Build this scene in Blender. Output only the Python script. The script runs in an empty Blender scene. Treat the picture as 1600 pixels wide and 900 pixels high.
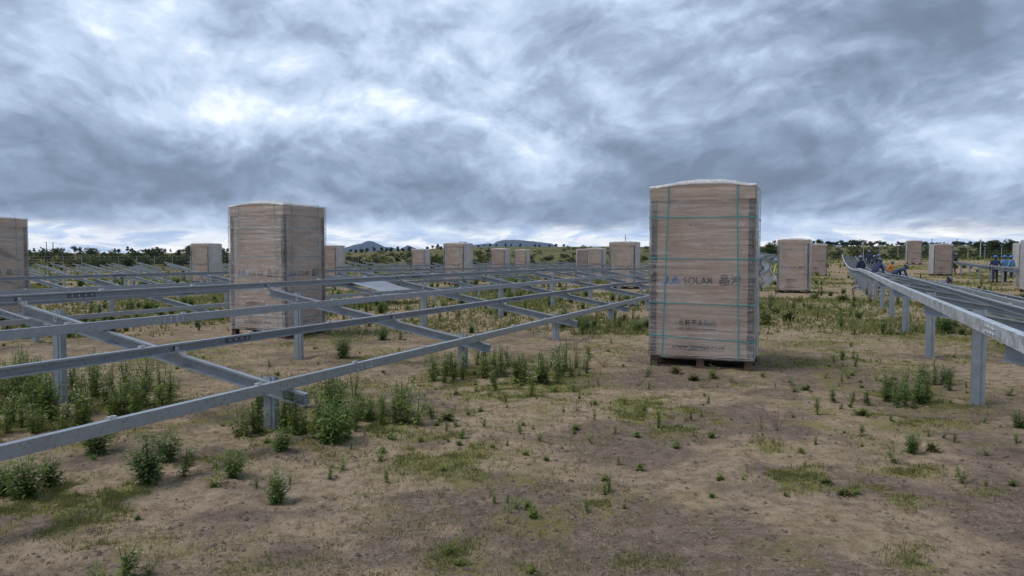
import bpy, bmesh, math, random
import numpy as np
from mathutils import Vector, Matrix
R = math.radians
SC = bpy.context.scene
COL = SC.collection
random.seed(7); RNG = np.random.default_rng(7)

# ------------------------------------------------------------------ camera, sky, sun, exposure
F = 1142.0; HOR = 398.0; EYE = 1.55; PITCH = math.atan((450 - HOR) / F)
cam_d = bpy.data.cameras.new('camera'); cam = bpy.data.objects.new('camera', cam_d); COL.objects.link(cam)
cam.location = (0, 0, EYE); cam.rotation_euler = (R(90) - PITCH, 0, 0)
cam_d.sensor_width = 36; cam_d.lens = 36 * F / 1600; cam_d.clip_start = 0.05; cam_d.clip_end = 30000
SC.camera = cam
SUN_EL, SUN_AZ = R(58), R(-104)          # azimuth clockwise from +Y

class NT:
    """small helper for building node trees"""
    def __init__(s, tree): s.t = tree; s.n = tree.nodes; s.l = tree.links
    def new(s, typ, **kw):
        n = s.n.new(typ)
        for k, v in kw.items(): setattr(n, k, v)
        return n
    def put(s, sock, v):
        if hasattr(v, 'is_output') or isinstance(v, bpy.types.NodeSocket): s.l.new(v, sock)
        elif v is not None:
            if isinstance(v, (tuple, list)) and len(v) == 3 and len(sock.default_value) == 4: v = (*v, 1)
            sock.default_value = v
    def math(s, op, a, b=None, c=None, clamp=False):
        n = s.new('ShaderNodeMath', operation=op); n.use_clamp = clamp
        for i, v in enumerate((a, b, c)):
            if v is not None: s.put(n.inputs[i], v)
        return n.outputs[0]
    def vmath(s, op, a, b=None):
        n = s.new('ShaderNodeVectorMath', operation=op)
        s.put(n.inputs[0], a)
        if b is not None: s.put(n.inputs[1], b)
        return n.outputs[0]
    def noise(s, vec, scale=1, detail=4, rough=.5, dist=0, dim='3D', w=None, lac=2.0):
        n = s.new('ShaderNodeTexNoise', noise_dimensions=dim)
        if vec is not None: s.put(n.inputs['Vector'], vec)
        n.inputs['Scale'].default_value = scale; n.inputs['Detail'].default_value = detail
        n.inputs['Roughness'].default_value = rough; n.inputs['Distortion'].default_value = dist
        n.inputs['Lacunarity'].default_value = lac
        if w is not None: n.inputs['W'].default_value = w
        return n.outputs['Fac']
    def ramp(s, fac, stops, interp='LINEAR'):
        n = s.new('ShaderNodeValToRGB'); n.color_ramp.interpolation = interp
        e = n.color_ramp.elements
        while len(e) < len(stops): e.new(.5)
        for i, (p, c) in enumerate(stops):
            e[i].position = p
            e[i].color = (c, c, c, 1) if not isinstance(c, (tuple, list)) else (*c, 1)
        s.put(n.inputs[0], fac); return n.outputs[0]
    def rng(s, v, a, b, c=0., d=1., interp='SMOOTHSTEP'):
        n = s.new('ShaderNodeMapRange', interpolation_type=interp)
        s.put(n.inputs[0], v)
        for i, q in enumerate((a, b, c, d)): n.inputs[1 + i].default_value = q
        return n.outputs[0]
    def mix(s, f, a, b, blend='MIX'):
        n = s.new('ShaderNodeMix', data_type='RGBA', blend_type=blend)
        s.put(n.inputs[0], f); s.put(n.inputs[6], a); s.put(n.inputs[7], b); return n.outputs[2]
    def map(s, vec, scale=(1, 1, 1), loc=(0, 0, 0), rot=(0, 0, 0)):
        n = s.new('ShaderNodeMapping'); s.put(n.inputs[0], vec)
        n.inputs[1].default_value = loc; n.inputs[2].default_value = rot; n.inputs[3].default_value = scale
        return n.outputs[0]
    def bump(s, h, strength=.5, dist=.01):
        n = s.new('ShaderNodeBump'); n.inputs['Strength'].default_value = strength
        n.inputs['Distance'].default_value = dist; s.put(n.inputs['Height'], h); return n.outputs[0]

def build_world():
    w = bpy.data.worlds.new('World'); SC.world = w; w.use_nodes = True
    T = NT(w.node_tree); T.n.clear()
    out = T.new('ShaderNodeOutputWorld'); bg = T.new('ShaderNodeBackground')
    bg.inputs[1].default_value = 0.1
    sky = T.new('ShaderNodeTexSky', sky_type='NISHITA'); sky.sun_disc = False
    sky.sun_elevation = SUN_EL; sky.sun_rotation = SUN_AZ
    d = T.new('ShaderNodeTexCoord').outputs['Generated']
    d = T.map(d, rot=(0, 0, SKY_ROT))
    sep = T.new('ShaderNodeSeparateXYZ'); T.l.new(d, sep.inputs[0])
    x, y, z = sep.outputs
    zc = T.math('MAXIMUM', z, 0.0)
    zz = T.math('ADD', zc, SKY_Z)
    cmb = T.new('ShaderNodeCombineXYZ'); T.put(cmb.inputs[0], T.math('DIVIDE', x, zz)); T.put(cmb.inputs[1], T.math('DIVIDE', y, zz))
    # cloud deck seen from below: broad masses, billows with some height of their own, wisps
    q = T.map(cmb.outputs[0], loc=(SKY_OFF[0], SKY_OFF[1], 0))
    zb = T.math('ADD', zc, .60)
    cb = T.new('ShaderNodeCombineXYZ'); T.put(cb.inputs[0], T.math('DIVIDE', x, zb)); T.put(cb.inputs[1], T.math('DIVIDE', y, zb)); T.put(cb.inputs[2], T.math('MULTIPLY', zc, 4.2))
    qb = T.map(cb.outputs[0], loc=(SKY_OFF[0] * 2, SKY_OFF[1] * 2, 0), scale=(1.45, 1.0, .5))
    warp = T.new('ShaderNodeTexNoise'); T.put(warp.inputs['Vector'], qb); warp.inputs['Scale'].default_value = 2.2; warp.inputs['Detail'].default_value = 5
    wv = T.vmath('SUBTRACT', warp.outputs['Color'], (.5, .5, .5))
    qw = T.vmath('ADD', q, T.vmath('MULTIPLY', wv, (1.3, 1.3, 0)))
    qc = T.vmath('ADD', qb, T.vmath('MULTIPLY', wv, (.30, .30, .30)))
    n1 = T.noise(T.map(qw, scale=(.9, 1, 1), rot=(0, 0, R(-12))), .40, 3, .5)
    def billow(vec, sc, det):
        """puffy lumps with sharp creases between them"""
        n = T.noise(vec, sc, det, .55)
        return T.math('ABSOLUTE', T.math('SUBTRACT', T.math('MULTIPLY', n, 2.0), 1.0))
    bA = billow(qc, 2.5, 6); bB = billow(T.vmath('ADD', qc, (.0, -.05, .06)), 2.5, 6)
    rel = T.math('SUBTRACT', bA, bB)                       # lumps are paler on top, greyer below
    n2 = T.noise(qc, 1.75, 7, .57)
    v = T.math('ADD', T.math('MULTIPLY', n1, .46), T.math('MULTIPLY', n2, .54))
    v = T.math('ADD', v, T.math('MULTIPLY', rel, SKY_REL))
    v = T.math('ADD', v, T.math('MULTIPLY', T.math('SUBTRACT', bA, .22), SKY_BIL))
    cA = billow(qc, 5.6, 5); cB = billow(T.vmath('ADD', qc, (.0, -.025, .03)), 5.6, 5)
    v = T.math('ADD', v, T.math('MULTIPLY', T.math('SUBTRACT', cA, cB), .12))
    low = T.math('MULTIPLY', T.rng(z, .03, .07), T.rng(z, .20, .09))
    v = T.math('SUBTRACT', v, T.math('MULTIPLY', low, .10))
    v = T.math('ADD', T.math('MULTIPLY', T.math('SUBTRACT', v, .49), 1.10), .49 + SKY_LIFT)
    dark, mid, light, white = (.168, .215, .300), (.325, .405, .54), (.585, .69, .85), (1.05, 1.08, 1.08)
    cl = T.ramp(v, [(.26, (.145, .183, .255)), (.35, dark), (.425, (.228, .295, .415)), (.49, mid), (.545, (.44, .545, .71)), (.605, light), (.70, white)], 'LINEAR')
    # strip near the horizon: pale haze with small far cumulus
    cm2 = T.new('ShaderNodeCombineXYZ')
    T.put(cm2.inputs[0], T.math('MULTIPLY', T.math('ARCTAN2', x, y), 11.0)); T.put(cm2.inputs[1], T.math('MULTIPLY', z, 42.0))
    hn = T.noise(cm2.outputs[0], 1.1, 7, .6, .5)
    strip = T.ramp(hn, [(.34, (.45, .58, .80)), (.46, (.66, .77, .93)), (.53, (1.0, 1.03, 1.04)), (.64, (1.25, 1.22, 1.14))], 'EASE')
    edge = T.math('ADD', T.math('MULTIPLY', T.math('SUBTRACT', T.noise(cm2.outputs[0], .55, 6, .6), .5), .06), z)
    f = T.rng(edge, .020, .046)
    cl = T.mix(f, strip, cl)
    cl10 = T.mix(1.0, cl, (10, 10, 10), 'MULTIPLY')
    thick = T.rng(v, .60, .72, 0.97, .86)
    col = T.mix(thick, sky.outputs[0], cl10)
    T.put(bg.inputs[0], col); T.l.new(bg.outputs[0], out.inputs[0])
SKY_Z = .13; SKY_OFF = (-12.5, -7.7); SKY_LIFT = .010; SKY_REL = .20; SKY_BIL = .10; SKY_ROT = R(-13)
build_world()

sun_d = bpy.data.lights.new('sun', 'SUN'); sun = bpy.data.objects.new('sun', sun_d); COL.objects.link(sun)
sun_d.energy = 1.5; sun_d.angle = R(22); sun_d.color = (1.0, .96, .90)
sdir = Vector((math.sin(SUN_AZ) * math.cos(SUN_EL), math.cos(SUN_AZ) * math.cos(SUN_EL), math.sin(SUN_EL)))
sun.rotation_euler = sdir.to_track_quat('Z', 'Y').to_euler(); sun.location = sdir * 50
SC.view_settings.view_transform = 'Standard'; SC.view_settings.look = 'None'
SC.view_settings.exposure = 0.30; SC.view_settings.gamma = 1.0; SC.view_settings.use_curve_mapping = False
SC.cycles.max_bounces = 6; SC.cycles.transparent_max_bounces = 12; SC.cycles.volume_bounces = 1

# ------------------------------------------------------------------ shared helpers
BETA = R(23.1)                                   # bearing of the rack rows
U = Vector((math.sin(BETA), math.cos(BETA), 0)); V = Vector((-math.cos(BETA), math.sin(BETA), 0))
ROWROT = math.pi / 2 - BETA                      # local x = along the row, local y = across it (away to the left)

def ss(a, b, x):
    t = np.clip((np.asarray(x, float) - a) / (b - a), 0, 1); return t * t * (3 - 2 * t)

def _hash(ix, iy, seed):
    n = (ix.astype(np.int64) * 374761393 + iy.astype(np.int64) * 668265263 + seed * 974711) & 0xffffffff
    n = ((n ^ (n >> 13)) * 1274126177) & 0xffffffff
    return ((n ^ (n >> 16)) & 0xffff) / 65535.0

def vnoise(x, y, seed=0):
    x = np.asarray(x, float); y = np.asarray(y, float)
    ix = np.floor(x); iy = np.floor(y); fx = x - ix; fy = y - iy
    fx = fx * fx * (3 - 2 * fx); fy = fy * fy * (3 - 2 * fy)
    a = _hash(ix, iy, seed); b = _hash(ix + 1, iy, seed); c = _hash(ix, iy + 1, seed); d = _hash(ix + 1, iy + 1, seed)
    return (a * (1 - fx) + b * fx) * (1 - fy) + (c * (1 - fx) + d * fx) * fy

def fbm(x, y, seed=0, oct=4, gain=.5):
    s = 0; a = 1; tot = 0
    for i in range(oct):
        s = s + a * vnoise(x * 2 ** i + 17.3 * i, y * 2 ** i - 9.1 * i, seed + i); tot += a; a *= gain
    return s / tot

def terrain(x, y):
    """large shape of the land, metres: flat here, a shallow dip, then rising scrubland"""
    x = np.asarray(x, float); y = np.asarray(y, float)
    az = x / np.maximum(y, 1.0)
    rf = ss(.15, .42, az)
    p = -math.cos(BETA) * x + math.sin(BETA) * y
    h = -.25 * ss(20, 38, y) - .15 * ss(45, 65, y) * (1 - rf)
    h = h + rf * (.15 * ss(45, 58, y) + 1.0 * ss(57, 90, y))
    h = h - .07 * ss(9, 14, p) * (1 - ss(20, 38, y))
    amp = 2.6 + 2.7 * ss(-.28, -.02, az) - .9 * rf
    h = h + ss(95, 330, y) * amp + .10 * (fbm(x / 30., y / 30., 5, 2) - .5) * ss(15, 60, y)
    h = h + (fbm(x / 45., y / 45., 8, 3) - .5) * 1.2 * ss(140, 300, y)
    return h

def gz(x, y): return float(terrain(x, y))

def micro(x, y):
    r = np.hypot(x, y); f = 1 - ss(14, 40, r)
    h = (fbm(x / .55, y / .55, 21, 3) - .5) * .045 + (fbm(x / .10, y / .10, 31, 3) - .5) * .034
    ruts = (fbm((x * .92 + y * .2) / .35, (y * .95 - x * .2) / 2.4, 41, 2) - .5) * .03
    return (h + ruts) * f

def spot(px, py):
    """the place on the ground seen at a point of the photograph (1600 x 900)"""
    cx = (px - 800) / F; cy = (450 - py) / F
    d = Vector((cx, math.cos(PITCH) + cy * math.sin(PITCH), cy * math.cos(PITCH) - math.sin(PITCH)))
    t = 3.0
    for _ in range(60):
        P = d * t; z = EYE + P.z; g = gz(P.x, P.y)
        if abs(z - g) < .002: break
        t += (z - g) / max(.02, -d.z) * .6
        t = min(max(t, 1), 420)
    P = d * t
    return P.x, P.y

def pix(p):
    """where a point of the scene falls in the photograph"""
    d = Vector(p) - Vector((0, 0, EYE)); c, s = math.cos(PITCH), math.sin(PITCH)
    dep = d.y * c - d.z * s; up = d.z * c + d.y * s
    return 800 + F * d.x / dep, 450 - F * up / dep

def at(px, Y):
    return (px - 800) / F * Y, Y

def mesh_from(name, verts, faces, mats=(), midx=None, smooth=False):
    me = bpy.data.meshes.new(name); me.from_pydata([tuple(v) for v in verts], [], faces)
    for m in mats: me.materials.append(m)
    if midx is not None: me.polygons.foreach_set('material_index', np.asarray(midx, np.int32))
    if smooth: me.polygons.foreach_set('use_smooth', np.ones(len(me.polygons), bool))
    me.update(); return me

def fast_mesh(name, verts, loops_per_face, faces, mats=(), midx=None, smooth=False):
    """numpy arrays in, mesh out (all faces with the same corner count)"""
    me = bpy.data.meshes.new(name); nf = len(faces); k = loops_per_face
    me.vertices.add(len(verts)); me.vertices.foreach_set('co', np.asarray(verts, np.float32).ravel())
    me.loops.add(nf * k); me.loops.foreach_set('vertex_index', np.asarray(faces, np.int32).ravel())
    me.polygons.add(nf); me.polygons.foreach_set('loop_start', np.arange(0, nf * k, k, dtype=np.int32))
    if smooth: me.polygons.foreach_set('use_smooth', np.ones(nf, bool))
    for m in mats: me.materials.append(m)
    if midx is not None: me.polygons.foreach_set('material_index', np.asarray(midx, np.int32))
    me.update(calc_edges=True); me.validate(); return me

class MB:
    """collects boxes, prisms and sheets into one mesh"""
    def __init__(s): s.v = []; s.f = []; s.m = []
    def add(s, vs, fs, mi=0):
        o = len(s.v); s.v += [tuple(v) for v in vs]; s.f += [tuple(i + o for i in f) for f in fs]; s.m += [mi] * len(fs)
    def box(s, a, b, mi=0, M=None):
        x0, y0, z0 = a; x1, y1, z1 = b
        vs = [Vector(q) for q in ((x0, y0, z0), (x1, y0, z0), (x1, y1, z0), (x0, y1, z0), (x0, y0, z1), (x1, y0, z1), (x1, y1, z1), (x0, y1, z1))]
        if M is not None: vs = [M @ q for q in vs]
        s.add(vs, [(0, 3, 2, 1), (4, 5, 6, 7), (0, 1, 5, 4), (1, 2, 6, 5), (2, 3, 7, 6), (3, 0, 4, 7)], mi)
    def cyl(s, a, b, r0, r1=None, n=8, mi=0, cap=True):
        a = Vector(a); b = Vector(b); r1 = r0 if r1 is None else r1
        q = (b - a).to_track_quat('Z', 'Y'); vs = []
        for c, r in ((a, r0), (b, r1)):
            for i in range(n):
                t = 2 * math.pi * i / n; vs.append(c + q @ Vector((r * math.cos(t), r * math.sin(t), 0)))
        fs = [(i, (i + 1) % n, n + (i + 1) % n, n + i) for i in range(n)]
        if cap: fs += [tuple(range(n - 1, -1, -1)), tuple(range(n, 2 * n))]
        s.add(vs, fs, mi)
    def prism(s, prof, x0, x1, mi=0):
        """closed profile of (y, z) points swept along x"""
        n = len(prof)
        vs = [(x0, y, z) for y, z in prof] + [(x1, y, z) for y, z in prof]
        s.add(vs, [(i, (i + 1) % n, n + (i + 1) % n, n + i) for i in range(n)] + [tuple(range(n - 1, -1, -1)), tuple(range(n, 2 * n))], mi)
    def mesh(s, name, mats, smooth=False):
        return mesh_from(name, s.v, s.f, mats if isinstance(mats, (list, tuple)) else [mats], s.m, smooth)

def ob(name, data, parent=None, loc=(0, 0, 0), rot=(0, 0, 0), scale=None):
    o = bpy.data.objects.new(name, data); COL.objects.link(o); o.location = loc; o.rotation_euler = rot
    if scale is not None: o.scale = scale
    if parent is not None: o.parent = parent
    return o

def tag(o, label=None, cat=None, group=None, kind=None):
    if label: o['label'] = label
    if cat: o['category'] = cat
    if group: o['group'] = group
    if kind: o['kind'] = kind
    return o

def copy_tree(o, parent=None):
    c = o.copy(); COL.objects.link(c)
    if parent is not None: c.parent = parent
    for ch in [k for k in o.children]: copy_tree(ch, c)
    return c

_ones = 'first second third fourth fifth sixth seventh eighth ninth tenth eleventh twelfth thirteenth fourteenth fifteenth sixteenth seventeenth eighteenth nineteenth'.split()
_tens = {2: 'twent', 3: 'thirt', 4: 'fort', 5: 'fift', 6: 'sixt', 7: 'sevent', 8: 'eight', 9: 'ninet'}
def ordinal(n):
    if n < 20: return _ones[n - 1]
    if n >= 100: return 'hundredth' if n == 100 else 'hundred-and-' + ordinal(n - 100)
    return _tens[n // 10] + ('ieth' if n % 10 == 0 else 'y-' + _ones[n % 10 - 1])

# ------------------------------------------------------------------ materials
def material(name):
    m = bpy.data.materials.new(name); m.use_nodes = True
    T = NT(m.node_tree); b = T.n['Principled BSDF']; return m, T, b

def galv(name, base=(.40, .43, .46), spangle=.25, dirt=.0, rough=.36, metal=.42):
    m, T, b = material(name)
    P = T.new('ShaderNodeNewGeometry').outputs['Position']
    a = T.noise(P, 7, 5, .6); c = T.noise(P, 38, 3, .6); e = T.noise(T.map(P, scale=(1, 1, .25)), 90, 2, .5)
    f = T.math('ADD', T.math('MULTIPLY', a, .5), T.math('ADD', T.math('MULTIPLY', c, .35), T.math('MULTIPLY', e, .15)))
    f = T.rng(f, .36, .64)
    lo = tuple(x * (1 - spangle) for x in base); hi = tuple(min(1, x * (1 + spangle)) for x in base)
    col = T.mix(f, lo, hi)
    if dirt:
        col = T.mix(T.math('MULTIPLY', T.rng(T.noise(P, 3.1, 6, .65), .56, .72), dirt), col, (.20, .155, .11))
    T.put(b.inputs['Base Color'], col); b.inputs['Metallic'].default_value = metal
    T.put(b.inputs['Roughness'], T.rng(c, .3, .7, rough - .1, rough + .14))
    T.put(b.inputs['Normal'], T.bump(c, .08, .004))
    return m
M_GALV = galv('galvanized_steel', (.34, .365, .395), spangle=.09, dirt=.10)
M_GALV_SP = galv('galvanized_spangled', (.52, .55, .58), .42, 0, .40)
M_GALV_POST = galv('galvanized_post', (.32, .355, .39), .13, .3, .5)
M_BOLT = galv('zinc_bolt', (.62, .64, .66), .1, 0, .3)
M_PLATE = galv('splice_plate', (.16, .18, .20), .2, .2, .5)

def simple(name, col, rough=.7, var=.18, scale=20, metal=0, bump=0, sheen=0):
    m, T, b = material(name)
    P = T.new('ShaderNodeTexCoord').outputs['Object']
    n = T.noise(P, scale, 4, .6)
    T.put(b.inputs['Base Color'], T.mix(T.rng(n, .3, .7), tuple(c * (1 - var) for c in col), tuple(min(1, c * (1 + var)) for c in col)))
    b.inputs['Roughness'].default_value = rough; b.inputs['Metallic'].default_value = metal
    if bump: T.put(b.inputs['Normal'], T.bump(n, .4, bump))
    return m

def leafmat(name, col, col2, trans=.25, rough=.55):
    m, T, b = material(name)
    oi = T.new('ShaderNodeObjectInfo').outputs['Random']
    P = T.new('ShaderNodeNewGeometry').outputs['Position']
    ri = T.new('ShaderNodeNewGeometry').outputs['Random Per Island']
    n = T.math('ADD', T.math('MULTIPLY', T.noise(P, 2.2, 3, .6), .5), T.math('ADD', T.math('MULTIPLY', ri, .34), T.math('MULTIPLY', oi, .16)))
    c = T.mix(T.rng(n, .25, .75), col, col2)
    T.put(b.inputs['Base Color'], c); b.inputs['Roughness'].default_value = rough
    b.inputs['Specular IOR Level'].default_value = .12
    tr = T.new('ShaderNodeBsdfTranslucent'); T.put(tr.inputs[0], c)
    mx = T.new('ShaderNodeMixShader'); mx.inputs[0].default_value = trans
    T.l.new(b.outputs[0], mx.inputs[1]); T.l.new(tr.outputs[0], mx.inputs[2])
    T.l.new(mx.outputs[0], T.n['Material Output'].inputs[0]); return m
M_WEED = leafmat('weed_leaf', (.12, .18, .042), (.33, .405, .115), .45)
M_WEED2 = leafmat('weed_leaf_dark', (.085, .145, .042), (.235, .32, .095), .42)
M_WEEDY = leafmat('weed_leaf_yellow', (.10, .12, .03), (.23, .235, .07))
M_STEM = leafmat('weed_stem', (.09, .12, .045), (.17, .18, .075), .1)
M_DRY = leafmat('dry_stem', (.12, .085, .06), (.25, .18, .11), .1)
M_FLOWER = simple('white_flower', (.55, .55, .40), .7, .15)
M_GRASS = leafmat('short_grass', (.115, .15, .04), (.30, .275, .11), .35)
M_STRAW = leafmat('dry_straw', (.26, .19, .12), (.46, .36, .23), .2)
M_CROWN = [leafmat('tree_leaves_a', (.028, .043, .018), (.07, .095, .035)), leafmat('tree_leaves_b', (.035, .05, .02), (.085, .105, .04)), leafmat('tree_leaves_c', (.022, .036, .02), (.05, .075, .035))]
M_SHRUB = leafmat('shrub_leaves', (.045, .062, .022), (.12, .135, .05))
M_BARK = simple('bark', (.11, .085, .065), .9, .3, 8)
M_WOOD = simple('pallet_wood', (.085, .058, .04), .85, .3, 14, bump=.004)
M_WOODD = simple('dark_wood', (.055, .040, .032), .85, .3, 14)
M_STRAP = simple('teal_strap', (.05, .28, .30), .35, .12)
M_INK_BLUE = simple('blue_print', (.008, .10, .42), .7, .1)
M_INK = simple('dark_print', (.018, .016, .02), .7, .1)
M_INK_FADED = simple('faded_print', (.16, .13, .125), .8, .1)

def carton_mat(name, a, b_):
    m, T, b = material(name)
    tc = T.new('ShaderNodeTexCoord').outputs['Object']
    n = T.noise(tc, 2.3, 5, .6); n2 = T.noise(T.map(tc, scale=(1, 1, 7)), 3, 5, .6)
    c = T.mix(T.rng(T.math('ADD', T.math('MULTIPLY', n, .6), T.math('MULTIPLY', n2, .4)), .35, .65), a, b_)
    T.put(b.inputs['Base Color'], c); b.inputs['Roughness'].default_value = .8
    T.put(b.inputs['Normal'], T.bump(T.noise(tc, 9, 4, .6), .25, .01)); return m
M_CARTON = carton_mat('carton', (.46, .31, .215), (.58, .42, .31))
M_CARTON2 = carton_mat('carton_redder', (.40, .235, .15), (.50, .325, .22))
M_TORN = carton_mat('torn_carton', (.16, .09, .055), (.25, .145, .09))

def film_mat(name, lo, hi, streak=(1.2, 1.2, 26), white=(.80, .78, .78)):
    """clear stretch film: mostly see-through, milky where it is creased"""
    m, T, b = material(name)
    tc = T.new('ShaderNodeTexCoord').outputs['Object']
    w = T.noise(tc, 2.6, 4, .6)
    s = T.noise(T.map(tc, scale=streak), 2.0, 7, .62, .3)
    s2 = T.noise(T.map(tc, scale=(streak[0] * 2.2, streak[1] * 2.2, streak[2] * 2.4)), 2.4, 4, .6)
    patch = T.rng(T.noise(tc, 1.7, 3, .55), .30, .70)
    def crease(n, w): return T.rng(T.math('ABSOLUTE', T.math('SUBTRACT', n, .5)), w, .0)
    lines = T.math('MAXIMUM', crease(s, .035), T.math('MULTIPLY', crease(s2, .04), .8))
    lines = T.math('MULTIPLY', lines, T.rng(w, .30, .62, .35, 1.0))
    f = T.math('ADD', T.math('MULTIPLY', patch, .30), T.math('MULTIPLY', lines, .56), clamp=True)
    fac = T.rng(f, 0, 1, lo, hi, 'LINEAR')
    T.put(b.inputs['Base Color'], white); b.inputs['Roughness'].default_value = .28
    b.inputs['Specular IOR Level'].default_value = .5
    T.put(b.inputs['Normal'], T.bump(T.math('ADD', s, T.math('MULTIPLY', s2, .5)), .9, .010))
    tr = T.new('ShaderNodeBsdfTransparent'); mx = T.new('ShaderNodeMixShader')
    T.put(mx.inputs[0], fac); T.l.new(tr.outputs[0], mx.inputs[1]); T.l.new(b.outputs[0], mx.inputs[2])
    gl = T.new('ShaderNodeBsdfGlossy'); gl.inputs['Roughness'].default_value = .16
    T.put(gl.inputs['Normal'], T.bump(T.math('ADD', s, T.math('MULTIPLY', s2, .5)), 1.0, .03))
    lw = T.new('ShaderNodeLayerWeight'); lw.inputs[0].default_value = .25
    m2 = T.new('ShaderNodeMixShader'); T.put(m2.inputs[0], T.math('ADD', T.math('MULTIPLY', lw.outputs['Fresnel'], .6), .03, clamp=True))
    T.l.new(mx.outputs[0], m2.inputs[1]); T.l.new(gl.outputs[0], m2.inputs[2])
    T.l.new(m2.outputs[0], T.n['Material Output'].inputs[0]); return m
M_FILM = film_mat('stretch_film', .01, .52, (.45, .45, 13), (.80, .75, .72))
M_FILM_MILK = film_mat('stretch_film_milky', .06, .62, (.5, .5, 15), (.80, .76, .73))
M_FILM_W = film_mat('stretch_film_side', .34, .9)
M_FILM_TOP = film_mat('plastic_cover', .38, .95, (3, 3, 3), (.86, .86, .86))

# ------------------------------------------------------------------ ground
PATCH = [  # greener spots of short grass seen in the photograph: x, y, half width, half height (pixels), amount
    (110, 790, 110, 40, .9), (60, 800, 60, 25, .6), (330, 725, 70, 22, .5), (690, 705, 70, 28, .95), (735, 745, 50, 12, .6), (600, 675, 70, 25, .6), (810, 610, 120, 18, .8), (560, 610, 120, 20, .5),
    (915, 780, 60, 14, .8), (1030, 645, 75, 25, .95), (1190, 700, 40, 14, .7), (1240, 745, 60, 22, .95), (1330, 765, 30, 18, .8), (1385, 775, 40, 20, .7), (1410, 735, 70, 12, .7), (1540, 770, 40, 12, .5),
    (1330, 570, 140, 14, .6), (1420, 655, 90, 16, .6), (720, 870, 60, 22, .6), (830, 890, 30, 10, .6), (1480, 880, 90, 30, .55), (1440, 800, 120, 20, .3), (500, 530, 120, 14, .5), (300, 475, 200, 16, .5), (60, 530, 80, 14, .4), (950, 545, 80, 14, .45), (1010, 880, 80, 20, .35), (200, 850, 160, 30, .35), (400, 890, 90, 20, .35),
    (130, 650, 150, 40, .7), (520, 665, 130, 35, .8), (790, 590, 140, 25, .8), (1430, 620, 80, 20, .7), (940, 510, 70, 15, .7), (1265, 485, 90, 25, .7), (800, 465, 110, 14, .8), (1290, 540, 120, 18, .5), (1500, 560, 70, 14, .4), (1120, 600, 70, 10, .5), (600, 560, 120, 14, .45), (250, 560, 140, 20, .4), (1370, 690, 60, 14, .4)]
PATCH_W = []
for px, py, hw, hh, am in PATCH:
    x, y = spot(px, py); sx = hw / F * y; y2 = spot(px, py - hh)[1]
    PATCH_W.append((x, y, sx, max(.12, y2 - y), am))

def cover(x, y):
    """how much short grass grows at a place, 0..1"""
    x = np.asarray(x, float); y = np.asarray(y, float)
    far = ss(7, 36, y)
    base = ss(.50 - .10 * far, .66, fbm(x / 2.3, y / 2.3, 51, 4)) * (.24 + .66 * far)
    for cx, cy, sx, sy, am in PATCH_W:
        d = ((x - cx) / sx) ** 2 + ((y - cy) / sy) ** 2
        base = np.maximum(base, am * np.exp(-d * .8) * (.15 + 1.25 * ss(.30, .58, fbm(x / .28, y / .28, 61, 4))))
    base = np.maximum(base, .55 * ss(70, 105, y)) + .5 * ss(85, 125, y)
    return np.clip(base, 0, 1)

DARKP = [(640, 800, 220, 50, .9), (950, 850, 150, 40, .8), (420, 840, 120, 40, .6), (1130, 600, 90, 16, .9), (980, 600, 60, 12, .5), (1320, 700, 60, 18, .6), (1480, 720, 120, 14, .7), (1130, 665, 90, 14, .5), (1400, 800, 60, 10, .7), (700, 770, 80, 25, .6), (860, 545, 60, 8, .6), (360, 640, 50, 14, .5), (1200, 830, 130, 30, .6)]
DARKW = []
for px, py, hw, hh, am in DARKP:
    x, y = spot(px, py); DARKW.append((x, y, hw / F * y, max(.15, spot(px, py - hh)[1] - y), am))
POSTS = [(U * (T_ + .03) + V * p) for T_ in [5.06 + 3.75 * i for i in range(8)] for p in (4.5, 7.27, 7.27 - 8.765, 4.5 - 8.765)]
def darksoil_postshade(x, y):
    n = fbm(x / 1.0, y / .8, 71, 6, .66)
    for cx, cy, sx, sy, am in DARKW:
        n = n + .11 * am * np.exp(-.7 * (((x - cx) / sx) ** 2 + ((y - cy) / sy) ** 2))
    for q in POSTS: n = n + .15 * np.exp(-((x - q.x) ** 2 + (y - q.y) ** 2) / .20 ** 2)  # contact shade painted into the ground colour round each post foot
    return np.clip(ss(.40, .66, n) * (1 - .75 * ss(9, 22, np.asarray(y, float))), 0, 1)

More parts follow.
